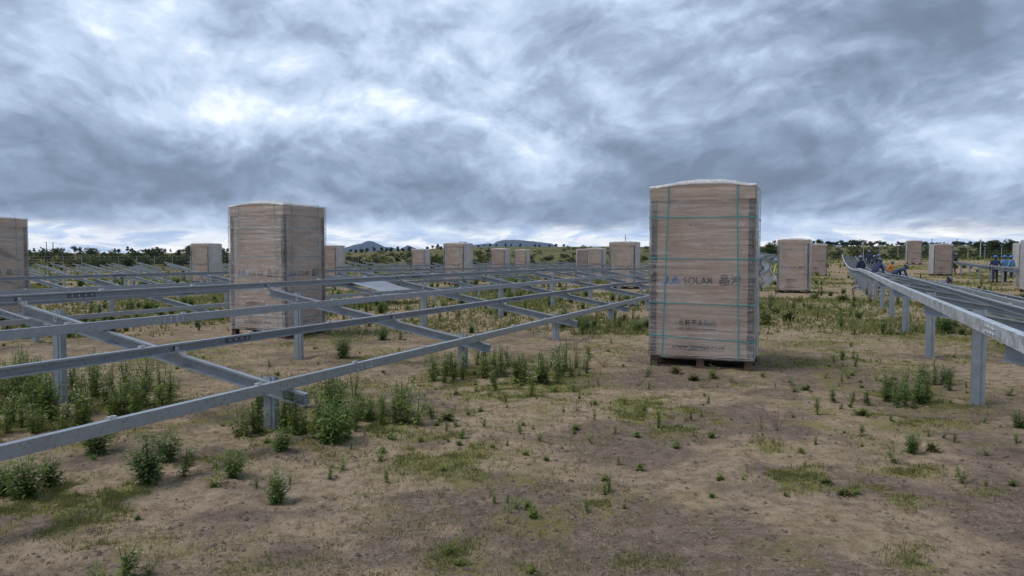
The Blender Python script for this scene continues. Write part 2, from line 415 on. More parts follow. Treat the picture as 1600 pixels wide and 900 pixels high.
def build_ground():
    th = np.concatenate([np.arange(-44, 44, .17), np.arange(44, 316, 4.0)]) * math.pi / 180
    r = [0.6]
    while r[-1] < 9000:
        k = r[-1]; r.append(k * (1.06 if k < 2.6 else 1.0085 if k < 45 else 1.025 if k < 420 else 1.12))
    r = np.array(r)
    A, B = np.meshgrid(th, r)
    x = np.sin(A) * B; y = np.cos(A) * B
    z = terrain(x, y) + micro(x, y)
    far = B > 700
    z = np.where(y < 0, terrain(x, np.abs(y) * 0) + micro(x, y), z)
    nv = x.size; nr, na = x.shape
    co = np.stack([x, y, z], -1).reshape(-1, 3)
    i = np.arange(nr - 1)[:, None] * na; j = np.arange(na)[None, :]; j2 = (j + 1) % na
    f = np.stack([i + j, i + na + j, i + na + j2, i + j2], -1).reshape(-1, 4)
    # close the middle
    co = np.vstack([co, [[0, 0, 0]]])
    me = fast_mesh('ground', co, 4, f[:, ::-1], smooth=True)
    for nm, fn in (('cover', cover), ('dark', darksoil_postshade), ('scrubland', lambda a, b: ss(75, 125, b))):
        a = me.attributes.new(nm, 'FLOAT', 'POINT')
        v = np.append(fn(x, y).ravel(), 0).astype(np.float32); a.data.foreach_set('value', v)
    m, T, b = material('field_soil')
    P = T.new('ShaderNodeNewGeometry').outputs['Position']
    at_c = T.new('ShaderNodeAttribute', attribute_name='cover').outputs['Fac']
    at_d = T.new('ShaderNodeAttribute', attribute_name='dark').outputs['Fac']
    n1 = T.noise(P, 1.3, 6, .62); n2 = T.noise(P, 9, 6, .65); n3 = T.noise(P, 55, 5, .65)
    n4 = T.noise(T.map(P, scale=(1, .45, 1), rot=(0, 0, R(18))), 22, 5, .7)
    sand = T.mix(T.rng(n2, .32, .68), (.245, .175, .116), (.44, .335, .235))
    sand = T.mix(T.rng(n4, .50, .66), sand, (.42, .325, .22))
    soil = T.mix(T.rng(n2, .35, .65), (.078, .062, .056), (.168, .133, .115))
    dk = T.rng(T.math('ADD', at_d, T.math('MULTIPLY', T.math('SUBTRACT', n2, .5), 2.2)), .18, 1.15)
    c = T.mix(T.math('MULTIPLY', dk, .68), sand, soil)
    c = T.mix(T.math('MULTIPLY', T.rng(n1, .55, .75), .35), c, (.20, .145, .10))
    n5 = T.noise(T.map(P, scale=(.8, 1.25, 1)), 4.2, 8, .72)
    c = T.mix(T.math('MULTIPLY', T.rng(n5, .50, .64), .5), c, soil)
    c = T.mix(T.math('MULTIPLY', T.rng(n5, .46, .36), .45), c, (.40, .31, .22))
    grass = T.mix(T.rng(T.math('ADD', T.math('MULTIPLY', n3, .5), T.math('MULTIPLY', T.noise(P, .22, 6, .65), .5)), .36, .64), (.12, .13, .036), (.31, .285, .09))
    at_s = T.new('ShaderNodeAttribute', attribute_name='scrubland').outputs['Fac']
    grass = T.mix(at_s, grass, T.mix(T.rng(T.noise(P, .22, 6, .65), .38, .62), (.055, .068, .028), (.165, .16, .068)))
    film = T.math('MULTIPLY', T.rng(T.noise(P, 1.9, 7, .68), .46, .66), T.rng(T.noise(P, .35, 3, .5), .36, .60))
    c = T.mix(T.math('MULTIPLY', film, .78), c, (.225, .205, .07))
    gc = T.rng(T.math('ADD', at_c, T.math('MULTIPLY', T.math('SUBTRACT', n3, .5), .9)), .22, .85)
    c = T.mix(T.math('MULTIPLY', gc, .8), c, grass)
    c = T.mix(T.math('MULTIPLY', T.rng(n3, .60, .72), .45), c, (.07, .055, .045))
    c = T.mix(T.math('MULTIPLY', T.rng(n3, .40, .30), .35), c, (.42, .34, .24))
    T.put(b.inputs['Base Color'], c); b.inputs['Roughness'].default_value = .95
    b.inputs['Specular IOR Level'].default_value = .0
    hgt = T.math('ADD', T.math('MULTIPLY', n2, .6), T.math('MULTIPLY', n3, .4))
    T.put(b.inputs['Normal'], T.bump(hgt, 1.0, .045))
    me.materials.append(m)
    o = ob('ground', me); tag(o, kind='structure')
build_ground()

# ------------------------------------------------------------------ far hills
M_HILL = simple('hill_bush', (.035, .048, .045), .95, .35, .01)
def far_hill(pts, Y, depth, label):
    """a hill with the skyline pts (photo pixels), standing Y metres away"""
    pts = np.array(pts, float); n = 90; m = 14
    xs = np.linspace(pts[0, 0], pts[-1, 0], n); top = np.interp(xs, pts[:, 0], pts[:, 1])
    rr = np.random.default_rng(int(pts[0, 0]))
    top = top + (fbm(xs / 9., xs * 0, 3, 3) - .5) * 1.1
    vs = []
    for k in range(m):
        f = k / (m - 1); prof = math.sin(math.pi * f) ** .75 if 0 < f < 1 else 0
        for i in range(n):
            yy = Y + (f - .5) * depth
            X = (xs[i] - 800) / F * Y * (1 + (f - .5) * .02)
            z = EYE + (HOR - top[i]) / F * Y
            z = -8 + (z + 8) * prof * (1 + .10 * (float(fbm(i / 5., k / 2., 13, 3)) - .5) * (1 if abs(f - .5) > .05 else 0))
            vs.append((X, yy, z))
    fs = [(k * n + i, k * n + i + 1, (k + 1) * n + i + 1, (k + 1) * n + i) for k in range(m - 1) for i in range(n - 1)]
    o = ob('hill', mesh_from('hill', vs, fs, [M_HILL], smooth=True)); tag(o, label, kind='structure')

far_hill([(528, 398), (548, 386), (562, 382), (572, 380), (580, 376.3), (588, 380), (598, 385), (612, 387), (640, 398)], 6200, 1500, 'pointed blue hill')
far_hill([(618, 398), (630, 387), (638, 383.5), (648, 387), (662, 398)], 6600, 700, 'small blue knoll')
far_hill([(690, 398), (708, 384), (718, 377.5), (728, 378), (740, 383), (764, 380), (774, 383), (800, 398)], 6900, 900, 'blue hill')
far_hill([(742, 398), (765, 386), (776, 378), (788, 375), (812, 375.2), (838, 377.5), (860, 380), (872, 386), (905, 398)], 6100, 1500, 'flat topped blue hill')

# ------------------------------------------------------------------ solar mounting racks
PITCH_ROW = 8.765
RP = [4.27, 5.587, 6.54, 7.82]                # across-row place of the four rails of row 1
TILT = .1834; ZR1 = .481                      # rail tops: .481 m at the low rail, rising away
RH, RW = .086, .056                            # rail section
BAY = 3.75; T0 = 5.06; JOINT = 5.75; CL0 = 3.31; CLS = 1.34

def c_profile(h, w, lip, t, open_neg=True):
    """C channel in (y, z); web at +w, open towards y = 0 (or mirrored)"""
    p = [(0, 0), (w, 0), (w, h), (0, h), (0, h - lip), (t, h - lip), (t, h - t), (w - t, h - t), (w - t, t), (t, t), (t, lip), (0, lip)]
    return p if open_neg else [(w - y, z) for y, z in p][::-1]

mb = MB(); mb.prism(c_profile(RH, RW, .016, .004), 0, 1); ME_RAIL_OPEN = mb.mesh('rail_open', M_GALV)
mb = MB(); mb.prism(c_profile(RH, RW, .016, .004, False), 0, 1); ME_RAIL_SHUT = mb.mesh('rail_shut', M_GALV)
ME_RAIL_SP = ME_RAIL_OPEN.copy(); ME_RAIL_SP.materials[0] = M_GALV_SP
# rafter: swept along local x (here: up the slope), open towards -y (towards the camera)
RFL, RFH, RFW = 3.77, .115, .052; RF0 = 4.08
mb = MB(); mb.prism(c_profile(RFH, RFW, .018, .0045), 0, RFL); ME_RAFTER = mb.mesh('rafter', M_GALV_POST)
# post: a vertical ribbed C; x = across the row (wide face), y = along the row
def post_mesh():
    mb = MB(); w, d, t = .122, .062, .005
    prof = [(-w / 2, d), (-w / 2, 0), (w * .12, 0), (w * .17, .010), (w * .27, .010), (w * .32, 0), (w / 2, 0), (w / 2, d), (w / 2 - .018, d), (w / 2 - .018, d - t), (w / 2 - t, d - t), (w / 2 - t, t), (w * .33, t), (w * .28, t + .010), (w * .16, t + .010), (w * .11, t), (-w / 2 + t, t), (-w / 2 + t, d - t), (-w / 2 + .018, d - t), (-w / 2 + .018, d)]
    n = len(prof); vs = [(x, y, -1) for x, y in prof] + [(x, y, 0) for x, y in prof]
    mb.add(vs, [(i, (i + 1) % n, n + (i + 1) % n, n + i) for i in range(n)] + [tuple(range(n, 2 * n))])
    return mb.mesh('post', M_GALV_POST)
ME_POST = post_mesh()
def clamp_mesh():
    mb = MB(); mb.box((-.03, .004, 0), (.03, .041, .005)); mb.box((-.03, .006, .005), (-.012, .039, .022)); mb.box((.012, .006, .005), (.03, .039, .022))
    mb.box((-.036, .006, .022), (-.010, .039, .026)); mb.box((.010, .006, .022), (.036, .039, .026)); mb.cyl((0, .022, .005), (0, .022, .034), .007, n=6)
    return mb.mesh('clamp', M_BOLT)
ME_CLAMP = clamp_mesh()
def splice_mesh(y, sgn, plate):
    mb = MB()
    if plate: mb.box((-.17, y, .012), (.17, y + .006, RH - .012), 0)
    for i in range(4):
        for z in ((.04,) if plate else (.024, .056)):
            x = -.12 + .08 * i; y0 = y if sgn < 0 else y + .006
            mb.cyl((x, y0, z), (x, y0 + sgn * .003, z), .0125, n=10, mi=1); mb.cyl((x, y0 + sgn * .004, z), (x, y0 + sgn * .010, z), .008, n=6, mi=1)
    if not plate: mb.box((-.17, y + .003 if sgn < 0 else y, .012), (.17, y + .004 if sgn < 0 else y + .001, RH - .012), 0)
    return mb.mesh('splice_plate', [M_PLATE, M_BOLT])
ME_SPL_OPEN = splice_mesh(RW - .012, -1, True)       # inside the open channel, seen from the low side
ME_SPL_SHUT = splice_mesh(-.001, -1, False)
ME_SPL_BACK = splice_mesh(RW - .005, 1, False)       # bolt heads on the closed back of row 0's top rail
def bracket_mesh():
    mb = MB()
    mb.box((-.10, -.022, 0), (.005, -.016, .028)); mb.box((-.10, .016, 0), (.005, .022, .028)); mb.box((-.10, -.016, 0), (.005, .016, .005)); mb.box((-.002, -.022, .004), (.005, .022, .06)); mb.cyl((-.055, 0, .005), (-.055, 0, .02), .012, n=6)
    return mb.mesh('bracket', M_BOLT)
ME_BRACKET = bracket_mesh()
def bolt_mesh():
    mb = MB(); mb.cyl((0, 0, 0), (0, -.005, 0), .030, n=16); mb.cyl((0, -.005, 0), (0, -.02, 0), .014, n=6); return mb.mesh('bolt', M_BOLT)
ME_BOLT = bolt_mesh()
TILT_A = math.atan(TILT)

def rack(k, label, bays, rails, t_rail=None, detail_to=22., extra=0.0, post_jit=0.0):
    """row k of the racks (k = 1 is the near one left of the camera); bays: list of along-row places of the rafters"""
    off = PITCH_ROW * (k - 1)
    def bow(t): return -.011 * max(t - 15, 0) if k == 0 else 0.
    def gnd(t, p):
        P = U * t + V * p; return gz(P.x, P.y)
    def G(t): return gnd(t, off + 6.0) + (extra * float(ss(45, 75, t)))
    def ztop(t, p): return G(t) + ZR1 + TILT * (p - RP[0])
    b0 = U * bays[0] + V * (off + 5.8)
    root = ob('mounting_rack', None, None, (b0.x, b0.y, gz(b0.x, b0.y)), (0, 0, ROWROT)); root.empty_display_size = .3
    tag(root, label, 'mounting rack', 'steel mounting racks for solar panels')
    B = Vector((bays[0], off + 5.8, root.location.z))
    L = lambda t, p, z: (t - B.x, p - B.y, z - B.z)
    rnd = random.Random(k * 31 + 5)
    for t in bays:
        d = bow(t); near = t < detail_to
        zj = rnd.uniform(-1, 1) * .03 * post_jit; za = rnd.uniform(-1, 1) * .006 * post_jit
        zlow = ztop(t, RF0) - RH - RFH + zj
        rf = ob('rafter', ME_RAFTER, root, L(t, off + RF0 + d, zlow), (0, -TILT_A + za, math.pi / 2))
        # local x of the rafter points across the row; its open side (-y) must face back along the row
        rf.scale = (1, -1, 1); rf.location = L(t - RFW, off + RF0 + d, zlow)
        for p in (4.50, 7.27):
            z1 = ztop(t, p) - RH + .035 + zj; g = gnd(t, off + p + d) - .12
            ob('post', ME_POST, root, L(t + .002, off + p + d, z1), (0, 0, -math.pi / 2), (1, 1, z1 - g))
            if near:
                bo = ob('bolt', ME_BOLT, rf); bo.location = ((p - RF0) / math.cos(TILT_A), RFW - .006, RFH * .52); bo.scale = (1, 1, 1)
        if near and rails:
            for q, p in enumerate(RP):
                if q in (1, 3):
                    br = ob('bracket', ME_BRACKET, rf); br.location = ((p - RF0) / math.cos(TILT_A) - .002, .026, RFH + .001)
    if not rails: return root
    t0, t1 = t_rail
    for q, p in enumerate(RP):
        opened = q in (1, 3)
        cuts = [t0]; j = JOINT - (.5 if k == 0 else 0) - 7.5 * 6 + (.35 if q == 0 else 0) + (0 if q in (0, 3) else .08)
        while j < t1 - .5:
            if j > t0 + .5: cuts.append(j)
            j += 7.5
        cuts.append(t1)
        for i in range(len(cuts) - 1):
            a, b = cuts[i] + .004, cuts[i + 1] - .004
            A = Vector(L(a, off + p - RW + bow(a), ztop(a, p) - RH)); E_ = Vector(L(b, off + p - RW + bow(b), ztop(b, p) - RH))
            d = E_ - A
            me = ME_RAIL_OPEN if opened else ME_RAIL_SHUT
            if k == 0 and q == 3: me = ME_RAIL_SP
            ra = ob('rail', me, root, A, (0, -math.asin(d.z / d.length), math.atan2(d.y, d.x)), (d.length, 1, 1))
            ln = d.length
            c = CL0 - CLS * 12
            while c < b:
                if a + .05 < c < b - .05 and c < detail_to + 26 and not (k == 0 and q == 3):
                    cl = ob('clamp', ME_CLAMP, ra); cl.location = ((c - a) / (b - a), .006, RH); cl.scale = (.8 / ln, 1, .75)
                c += CLS
            if i > 0 and a < detail_to + 20:
                sp = ob('splice_plate', ME_SPL_OPEN if opened else ME_SPL_SHUT, ra); sp.location = (.004 / ln, 0, 0); sp.scale = (1 / ln, 1, 1)
                if k == 0 and q == 3:
                    sp = ob('splice_plate', ME_SPL_BACK, ra); sp.location = (.004 / ln, 0, 0); sp.scale = (1 / ln, 1, 1)
    return root

def in_view(k, t, m=60):
    r = []
    for p in (4, 8):
        P = U * t + V * (p + PITCH_ROW * (k - 1))
        if P.y > 1: r.append(pix((P.x, P.y, .5))[0])
    return bool(r) and max(r) > -m and min(r) < 1600 + m

bays = lambda a, b: [T0 + BAY * i for i in range(a, b)]
rack(1, 'long steel rack of four rails crossing the foreground from the lower left edge', bays(-1, 29), True, (.2, 113.), 26)
rack(0, 'steel rack at the right edge with mottled galvanized top rail and workers around it', bays(-1, 22), True, (.2, 84.6), 26)
rack(2, 'second steel rack back, whose rails pass behind the left carton pallet', bays(0, 22), True, (3.2, 88.), 10)
rack(-1, 'far steel rack on the right beside the three standing workers', bays(8, 18), True, (33.5, 70.), 0)
rack(3, 'third rack back, bare sloping rafters without rails on the left, rails farther along', bays(1, 22), True, (34., 88.), 0, post_jit=1)
for k, n in ((4, 'fourth'), (5, 'fifth'), (6, 'sixth'), (7, 'seventh'), (8, 'eighth'), (9, 'ninth')):
    lst = [t for t in bays(0, 26) if in_view(k, t, 80) and (U * t + V * (PITCH_ROW * (k - 1) + 5.8)).y < 104]
    rack(k, f'{n} rack back from the camera, only posts and sloping rafters', lst, False, post_jit=1.6)

# ------------------------------------------------------------------ pallets of cartons
PW, PD, PH, PB = 1.36, 1.12, 2.47, .135

def text_mesh(name, body, width, mat, shear=0., bold=0.):
    cu = bpy.data.curves.new(name, 'FONT'); cu.body = body; cu.size = .1; cu.shear = shear; cu.offset = bold
    cu.align_x = 'LEFT'; cu.resolution_u = 3
    o = bpy.data.objects.new(name, cu); COL.objects.link(o)
    dg = bpy.context.evaluated_depsgraph_get(); me = bpy.data.meshes.new_from_object(o.evaluated_get(dg))
    bpy.data.objects.remove(o); bpy.data.curves.remove(cu)
    v = np.array([q.co for q in me.vertices]); lo = v.min(0); hi = v.max(0)
    k = width / (hi[0] - lo[0])
    for q in me.vertices:
        x, y = (q.co.x - lo[0]) * k, (q.co.y - lo[1]) * k
        q.co = (x, 0, y)                     # stands in the x-z plane, facing -y
    me.materials.clear(); me.materials.append(mat); me.name = name
    return me

def logo_mesh():
    """the two blue letters at the start of the printed name"""
    mb = MB(); h = .115
    J = [(.0, .0), (.085, .0), (.115, .012), (.132, .04), (.132, h), (.104, h), (.104, .05), (.094, .032), (.075, .026), (.018, .026)]
    A = [(.150, 0), (.186, 0), (.2275, .074), (.250, .034), (.214, .034), (.205, .014), (.262, .014), (.270, 0), (.308, 0), (.243, h), (.213, h)]
    for P in (J, A):
        mb.add([(x, 0, z) for x, z in P], [tuple(range(len(P)))])
    return mb.mesh('logo_print', M_INK_BLUE)
def smudge_mesh():
    mb = MB(); r = random.Random(3); x = 0
    for i in range(11):
        for j in range(5):
            a = x + r.uniform(0, .018); z = r.uniform(0, .035)
            if r.random() < .5: mb.add([(a, 0, z), (a + .016, 0, z), (a + .016, 0, z + .005), (a, 0, z + .005)], [(0, 1, 2, 3)])
            else: mb.add([(a, 0, z * .4), (a + .005, 0, z * .4), (a + .005, 0, z * .4 + .022), (a, 0, z * .4 + .022)], [(0, 1, 2, 3)])
        x += .037
    return mb.mesh('faded_print', M_INK_FADED)
TXT = [  # name, mesh, x from left edge, z above ground
    ('logo_print', logo_mesh(), .11, 1.135),
    ('name_print', text_mesh('name_print', 'SOLAR', .40, M_INK, 0, .0012), .44, 1.14),
    ('name_print', text_mesh('name_print', '晶澳', .295, M_INK, 0, .002), .92, 1.13),
    ('slogan_print', text_mesh('slogan_print', '收获更多阳光', .50, M_INK, 0, .0022), .385, .575),
    ('slogan_print', text_mesh('slogan_print', 'Harvest the Sunshine', .50, M_INK, 0, .001), .385, .512),
    ('address_print', text_mesh('address_print', 'www.jasolar.com', .70, M_INK, .25, .002), .30, .225),
    ('faded_print', smudge_mesh(), .50, 1.93)]

def shell(name, mat, nx, nz, z0, z1, grow, amp, seed, top=None, bulge=.0, side_mat=None):
    """a loose sheet round the four sides of the carton, with horizontal creases"""
    rr = np.random.default_rng(seed)
    W, D = PW / 2 + grow, PD / 2 + grow; rad = .03
    per = []
    for (ax, ay, bx, by, n, mi) in ((-W, -D, W, -D, nx, 0), (W, -D, W, D, nx, 1), (W, D, -W, D, nx, 0), (-W, D, -W, -D, nx, 1)):
        for i in range(n):
            f = i / n; per.append((ax + (bx - ax) * f, ay + (by - ay) * f, mi))
    per = np.array(per); n = len(per)
    nrm = np.zeros((n, 2)); 
    nrm[:, 0] = np.clip(per[:, 0] / W, -1, 1) ** 15; nrm[:, 1] = np.clip(per[:, 1] / D, -1, 1) ** 15
    nrm /= np.maximum(1e-6, np.hypot(nrm[:, 0], nrm[:, 1]))[:, None]
    s = np.arange(n) / nx
    zs = np.linspace(z0, z1, nz)
    S, Z = np.meshgrid(s, zs)
    dis = (fbm(S * 2.2 + seed, Z * 26, seed, 3) - .5) * amp * 2 + (fbm(S * 1.1, Z * 3.1 + seed, seed + 3, 3) - .4) * amp * 2.2 * bulge
    dis = np.maximum(dis, -grow * .75)
    co = np.stack([per[None, :, 0] + nrm[None, :, 0] * dis, per[None, :, 1] + nrm[None, :, 1] * dis, Z + (fbm(S * 3, Z * 5, seed + 9, 2) - .5) * .01], -1)
    if True:                                   # ragged lower hem
        co[0, :, 2] += (fbm(s * 5, s * 0, seed + 5, 3) - .5) * .05
    co = co.reshape(-1, 3)
    i = np.arange(nz - 1)[:, None] * n; j = np.arange(n)[None, :]; j2 = (j + 1) % n
    f = np.stack([i + j, i + j2, i + n + j2, i + n + j], -1).reshape(-1, 4)
    mi = np.broadcast_to(per[:, 2].astype(int)[None, :], (nz - 1, n)).ravel()
    return fast_mesh(name, co, 4, f, [mat, side_mat or mat], mi, smooth=True)

def cover_mesh(n, seed, hump, drop=.055):
    """thin plastic laid over the top and folded down over the rim"""
    e = drop; soft = .3
    xs = np.linspace(-PW / 2 - e, PW / 2 + e, n); ys = np.linspace(-PD / 2 - e, PD / 2 + e, n)
    X, Y = np.meshgrid(xs, ys)
    ox = np.maximum(np.abs(X) - PW / 2 - .022, 0); oy = np.maximum(np.abs(Y) - PD / 2 - .022, 0)
    bx = np.clip(X, -PW / 2 - .022, PW / 2 + .022); by = np.clip(Y, -PD / 2 - .022, PD / 2 + .022)
    bump = hump * np.clip(1 - (X / (PW * .44) - .05 * math.sin(seed)) ** 2, 0, 1) * (.35 + .65 * np.clip(1 - (Y / (PD * .56)) ** 2, 0, 1) ** .5)
    fold = ((fbm(X * 7 + seed, Y * 7, seed, 3) - .5) * .03 + np.abs(fbm(X * 14 + seed, Y * 3, seed + 4, 2) - .5) * .03) * (.25 + .75 * np.clip(1.05 - np.maximum(np.abs(X) / (PW / 2), np.abs(Y) / (PD / 2)), 0, .4) / .4)
    Z = PH + .012 + bump + np.maximum(fold, -.006) - np.minimum(ox + oy, e * 1.05)
    bx = bx + np.sign(X) * (ox > 0) * (.006 + np.abs(fold) * .7); by = by + np.sign(Y) * (oy > 0) * (.006 + np.abs(fold) * .7)
    co = np.stack([bx, by, Z], -1).reshape(-1, 3)
    i = np.arange(n - 1)[:, None] * n; j = np.arange(n - 1)[None, :]
    f = np.stack([i + j, i + j + 1, i + n + j + 1, i + n + j], -1).reshape(-1, 4)
    return fast_mesh('top_cover', co, 4, f, [M_FILM_TOP], smooth=True)

def carton_mesh(mat, seed):
    bm = bmesh.new(); bmesh.ops.create_cube(bm, size=1)
    for v in bm.verts: v.co = (v.co.x * (PW - .05), v.co.y * (PD - .05), PB + .02 + (v.co.z + .5) * (PH - PB - .16))
    bmesh.ops.subdivide_edges(bm, edges=bm.edges[:], cuts=7, use_grid_fill=True)
    for v in bm.verts:
        n = .012 * (float(fbm(v.co.x * 2 + seed, v.co.z * 2 + v.co.y * 3, seed, 2)) - .5)
        if abs(v.co.y) > PD / 2 - .03: v.co.y += n
        if abs(v.co.x) > PW / 2 - .03: v.co.x += n
    me = bpy.data.meshes.new('carton'); bm.to_mesh(me); bm.free(); me.materials.append(mat); return me
def lid_mesh(mat, seed):
    mb = MB(); h = .20; bm = bmesh.new(); bmesh.ops.create_cube(bm, size=1)
    for v in bm.verts: v.co = (v.co.x * (PW + .012), v.co.y * (PD + .012), PH - h + (v.co.z + .5) * h)
    bmesh.ops.bevel(bm, geom=bm.edges[:], offset=.012, segments=2, affect='EDGES')
    me = bpy.data.meshes.new('lid'); bm.to_mesh(me); bm.free(); me.materials.append(mat); return me
def corner_mesh():
    mb = MB(); a, t = .070, .012
    mb.box((0, 0, PB), (a, t, PH - .19)); mb.box((0, t, PB), (t, a, PH - .19)); return mb.mesh('corner_post', M_WOODD)
ME_CORNER = corner_mesh()
def strap_ring_h(z, slope, seed, off=.0225):
    mb = MB(); W, D = PW / 2 + off, PD / 2 + off; h = .0145; t = .003; n = 14
    for (ax, ay, bx, by) in ((-W, -D, W, -D), (W, -D, W, D), (W, D, -W, D), (-W, D, -W, -D)):
        dx, dy = bx - ax, by - ay; l = math.hypot(dx, dy); nx, ny = dy / l, -dx / l
        vs = []
        for i in range(n + 1):
            f = i / n; x, y = ax + dx * f, ay + dy * f
            zz = z + slope * (x / W) + .010 * (float(fbm(f * 3 + seed, ax, seed, 2)) - .5)
            tw = h * (.55 + .45 * abs(math.cos(f * 3.1 + seed)))
            vs += [(x, y, zz - tw / 2), (x, y, zz + tw / 2), (x + nx * t, y + ny * t, zz + tw / 2), (x + nx * t, y + ny * t, zz - tw / 2)]
        fs = []
        for i in range(n):
            o = i * 4; fs += [(o + 3, o + 7, o + 6, o + 2), (o + 2, o + 6, o + 5, o + 1), (o, o + 4, o + 7, o + 3), (o + 1, o + 5, o + 4, o)]
        mb.add(vs, fs)
    return mb.mesh('strap', M_STRAP)
def strap_ring_v(x, lean, along_x=True, off=.0255):
    """a strap over the top and down two opposite faces"""
    mb = MB(); D = (PD if along_x else PW) / 2 + off; w = .0145; t = .003; top = PH + .03; b0 = PB - .01
    pts = [(-D, b0, lean), (-D, top, 0), (D, top, 0), (D, b0, -lean)]
    for (y0, z0, l0), (y1, z1, l1) in zip(pts[:-1], pts[1:]):
        n = 8
        for i in range(n):
            f0, f1 = i / n, (i + 1) / n; vs = []
            for f in (f0, f1):
                y = y0 + (y1 - y0) * f; z = z0 + (z1 - z0) * f; xx = x + l0 + (l1 - l0) * f
                ny, nz = ((z1 - z0), -(y1 - y0)); l = math.hypot(ny, nz); ny, nz = -ny / l * t, -nz / l * t
                for (a, b_) in ((-w / 2, 0), (w / 2, 0), (w / 2, 1), (-w / 2, 1)):
                    q = (xx + a, y + ny * b_, z + nz * b_); vs.append(q if along_x else (q[1], q[0], q[2]))
            mb.add(vs, [(0, 1, 5, 4), (1, 2, 6, 5), (2, 3, 7, 6), (3, 0, 4, 7)])
    return mb.mesh('strap', M_STRAP)
def base_meshes():
    mb = MB()
    for i in range(7):
        y = -PD / 2 + .01 + i * (PD - .12) / 6; mb.box((-PW / 2, y, PB - .022), (PW / 2, y + .10, PB))
    for i in range(3):
        x = -PW / 2 + .0 + i * (PW - .10) / 2; mb.box((x, -PD / 2 + .004, PB - .042), (x + .10, PD / 2 - .004, PB - .0225))
    deck = mb.mesh('pallet_base', M_WOOD)
    mb = MB(); mb.box((-.05, -.05, .02), (.05, .05, PB - .0425)); block = mb.mesh('block', M_WOOD)
    mb = MB(); mb.box((-PW / 2, -.05, -.01), (PW / 2, .05, .0195)); board = mb.mesh('bottom_board', M_WOOD)
    return deck, block, board
ME_DECK, ME_BLOCK, ME_BOARD = base_meshes()

def make_pallet(detail, mat, seed, hump):
    root = ob('carton_pallet', None); root.empty_display_size = .3
    dk = ob('pallet_base', ME_DECK, root)
    for x in (-1, 0, 1):
        for y in (-1, 0, 1): ob('block', ME_BLOCK, dk, (x * (PW / 2 - .052), y * (PD / 2 - .056), 0))
    for y in (-1, 0, 1): ob('bottom_board', ME_BOARD, dk, (0, y * (PD / 2 - .056), 0))
    ob('carton', carton_mesh(mat, seed), root); ob('lid', lid_mesh(mat, seed), root)
    for i, (sx, sy) in enumerate(((-1, -1), (1, -1), (1, 1), (-1, 1))):
        ob('corner_post', ME_CORNER, root, (sx * (PW / 2 - .004), sy * (PD / 2 - .004), 0), (0, 0, i * math.pi / 2))
    for z, sl in ((1.985 + .05, -.008), (1.50, -.008), (.895, -.012), (.40, -.028)): ob('strap', strap_ring_h(z + .02 * math.sin(seed + z * 9), sl, seed, .0225 if seed == 3 else .010), root)
    for x, ln in ((-.44, -.07), (.455, .045)): ob('strap', strap_ring_v(x + .01 * math.sin(seed), ln, True, .0255 if seed == 3 else .013), root)
    for x, ln in ((-.36, -.02), (.36, .02)): ob('strap', strap_ring_v(x, ln, False, .0255 if seed == 3 else .013), root)
    for nm, me, x, z in TXT:
        ob(nm, me, root, (-PW / 2 + x, -PD / 2 + .0125, z)); 
        ob(nm, me, root, (PW / 2 - .0125, -PD / 2 + x * .82, z), (0, 0, math.pi / 2), (.82, 1, 1))
        ob(nm, me, root, (-PW / 2 + .0125, PD / 2 - x * .82, z), (0, 0, -math.pi / 2), (.82, 1, 1))
    nx, nz = ((70, 170) if detail else (16, 40))
    ob('stretch_wrap', shell('stretch_wrap', M_FILM_MILK if seed in (8, 12) else M_FILM, nx, nz, PB + .0, PH - .03, .020, .007 if detail else .004, seed, bulge=.45, side_mat=M_FILM_MILK if seed in (8, 12) else M_FILM_W), root)
    ob('top_cover', cover_mesh(56 if detail else 22, seed, hump), root)
    return root
def place_pallet(root, px, Y, rot, label, X=None, scale=None):
    x, y = at(px, Y) if X is None else (X, Y)
    root.location = (x, y, gz(x, y) + .008); root.rotation_euler = (0, 0, rot)
    if scale: root.scale = scale
    tag(root, label, 'pallet', 'wrapped carton pallets in the field'); return root

big = make_pallet(True, M_CARTON, 3, .10)
# front face runs from (1.90, 10.17) to (3.16, 9.62)
fc = Vector((2.545, 9.895, 0)) + U * (PD / 2)
place_pallet(big, 0, fc.y, -BETA + R(1.5), 'nearest tall carton pallet in clear wrap with teal straps and printed front', X=fc.x)
def loose_wrap():
    """torn film flapping from the far edge of the nearest pallet"""
    n, m = 26, 34; vs = []
    for k in range(m):
        f = k / (m - 1)
        for i in range(n):
            g = i / (n - 1)
            wid = .04 + .20 * math.sin(math.pi * min(1, f * 1.05)) ** .6 * (.5 + .6 * f)
            ang = 1.3 * math.sin(g * 5 + f * 7) + .8 * math.sin(g * 11 + f * 3)
            x = PW / 2 + .02 + g * wid + .025 * math.sin(f * 17 + g * 4)
            y = PD * .36 + .05 * ang + .10 * g * f
            z = 1.52 - f * (.42 + .07 * g) + .03 * math.sin(g * 9 + f * 2)
            vs.append((x, y, z))
    fs = [(k * n + i, k * n + i + 1, (k + 1) * n + i + 1, (k + 1) * n + i) for k in range(m - 1) for i in range(n - 1)]
    return mesh_from('loose_wrap', vs, fs, [M_FILM_LOOSE], smooth=True)
M_FILM_LOOSE = film_mat('loose_film', .45, .95, (5, 5, 5))
lw = ob('loose_wrap', loose_wrap(), big); lw['label'] = 'torn clear film flapping off the edge'

left = make_pallet(True, M_CARTON, 8, .09)
place_pallet(left, 0, 13.4, -BETA - R(3), 'tall carton pallet seen corner-on behind the near rack, wrap puckered over its top', X=0)
cr = Matrix.Rotation(-BETA - R(3), 3, 'Z') @ Vector((PW / 2, -PD / 2, 0))
left.location = (-4.18 - cr.x, 13.42 - cr.y, gz(-4.2, 13.9) + .008)

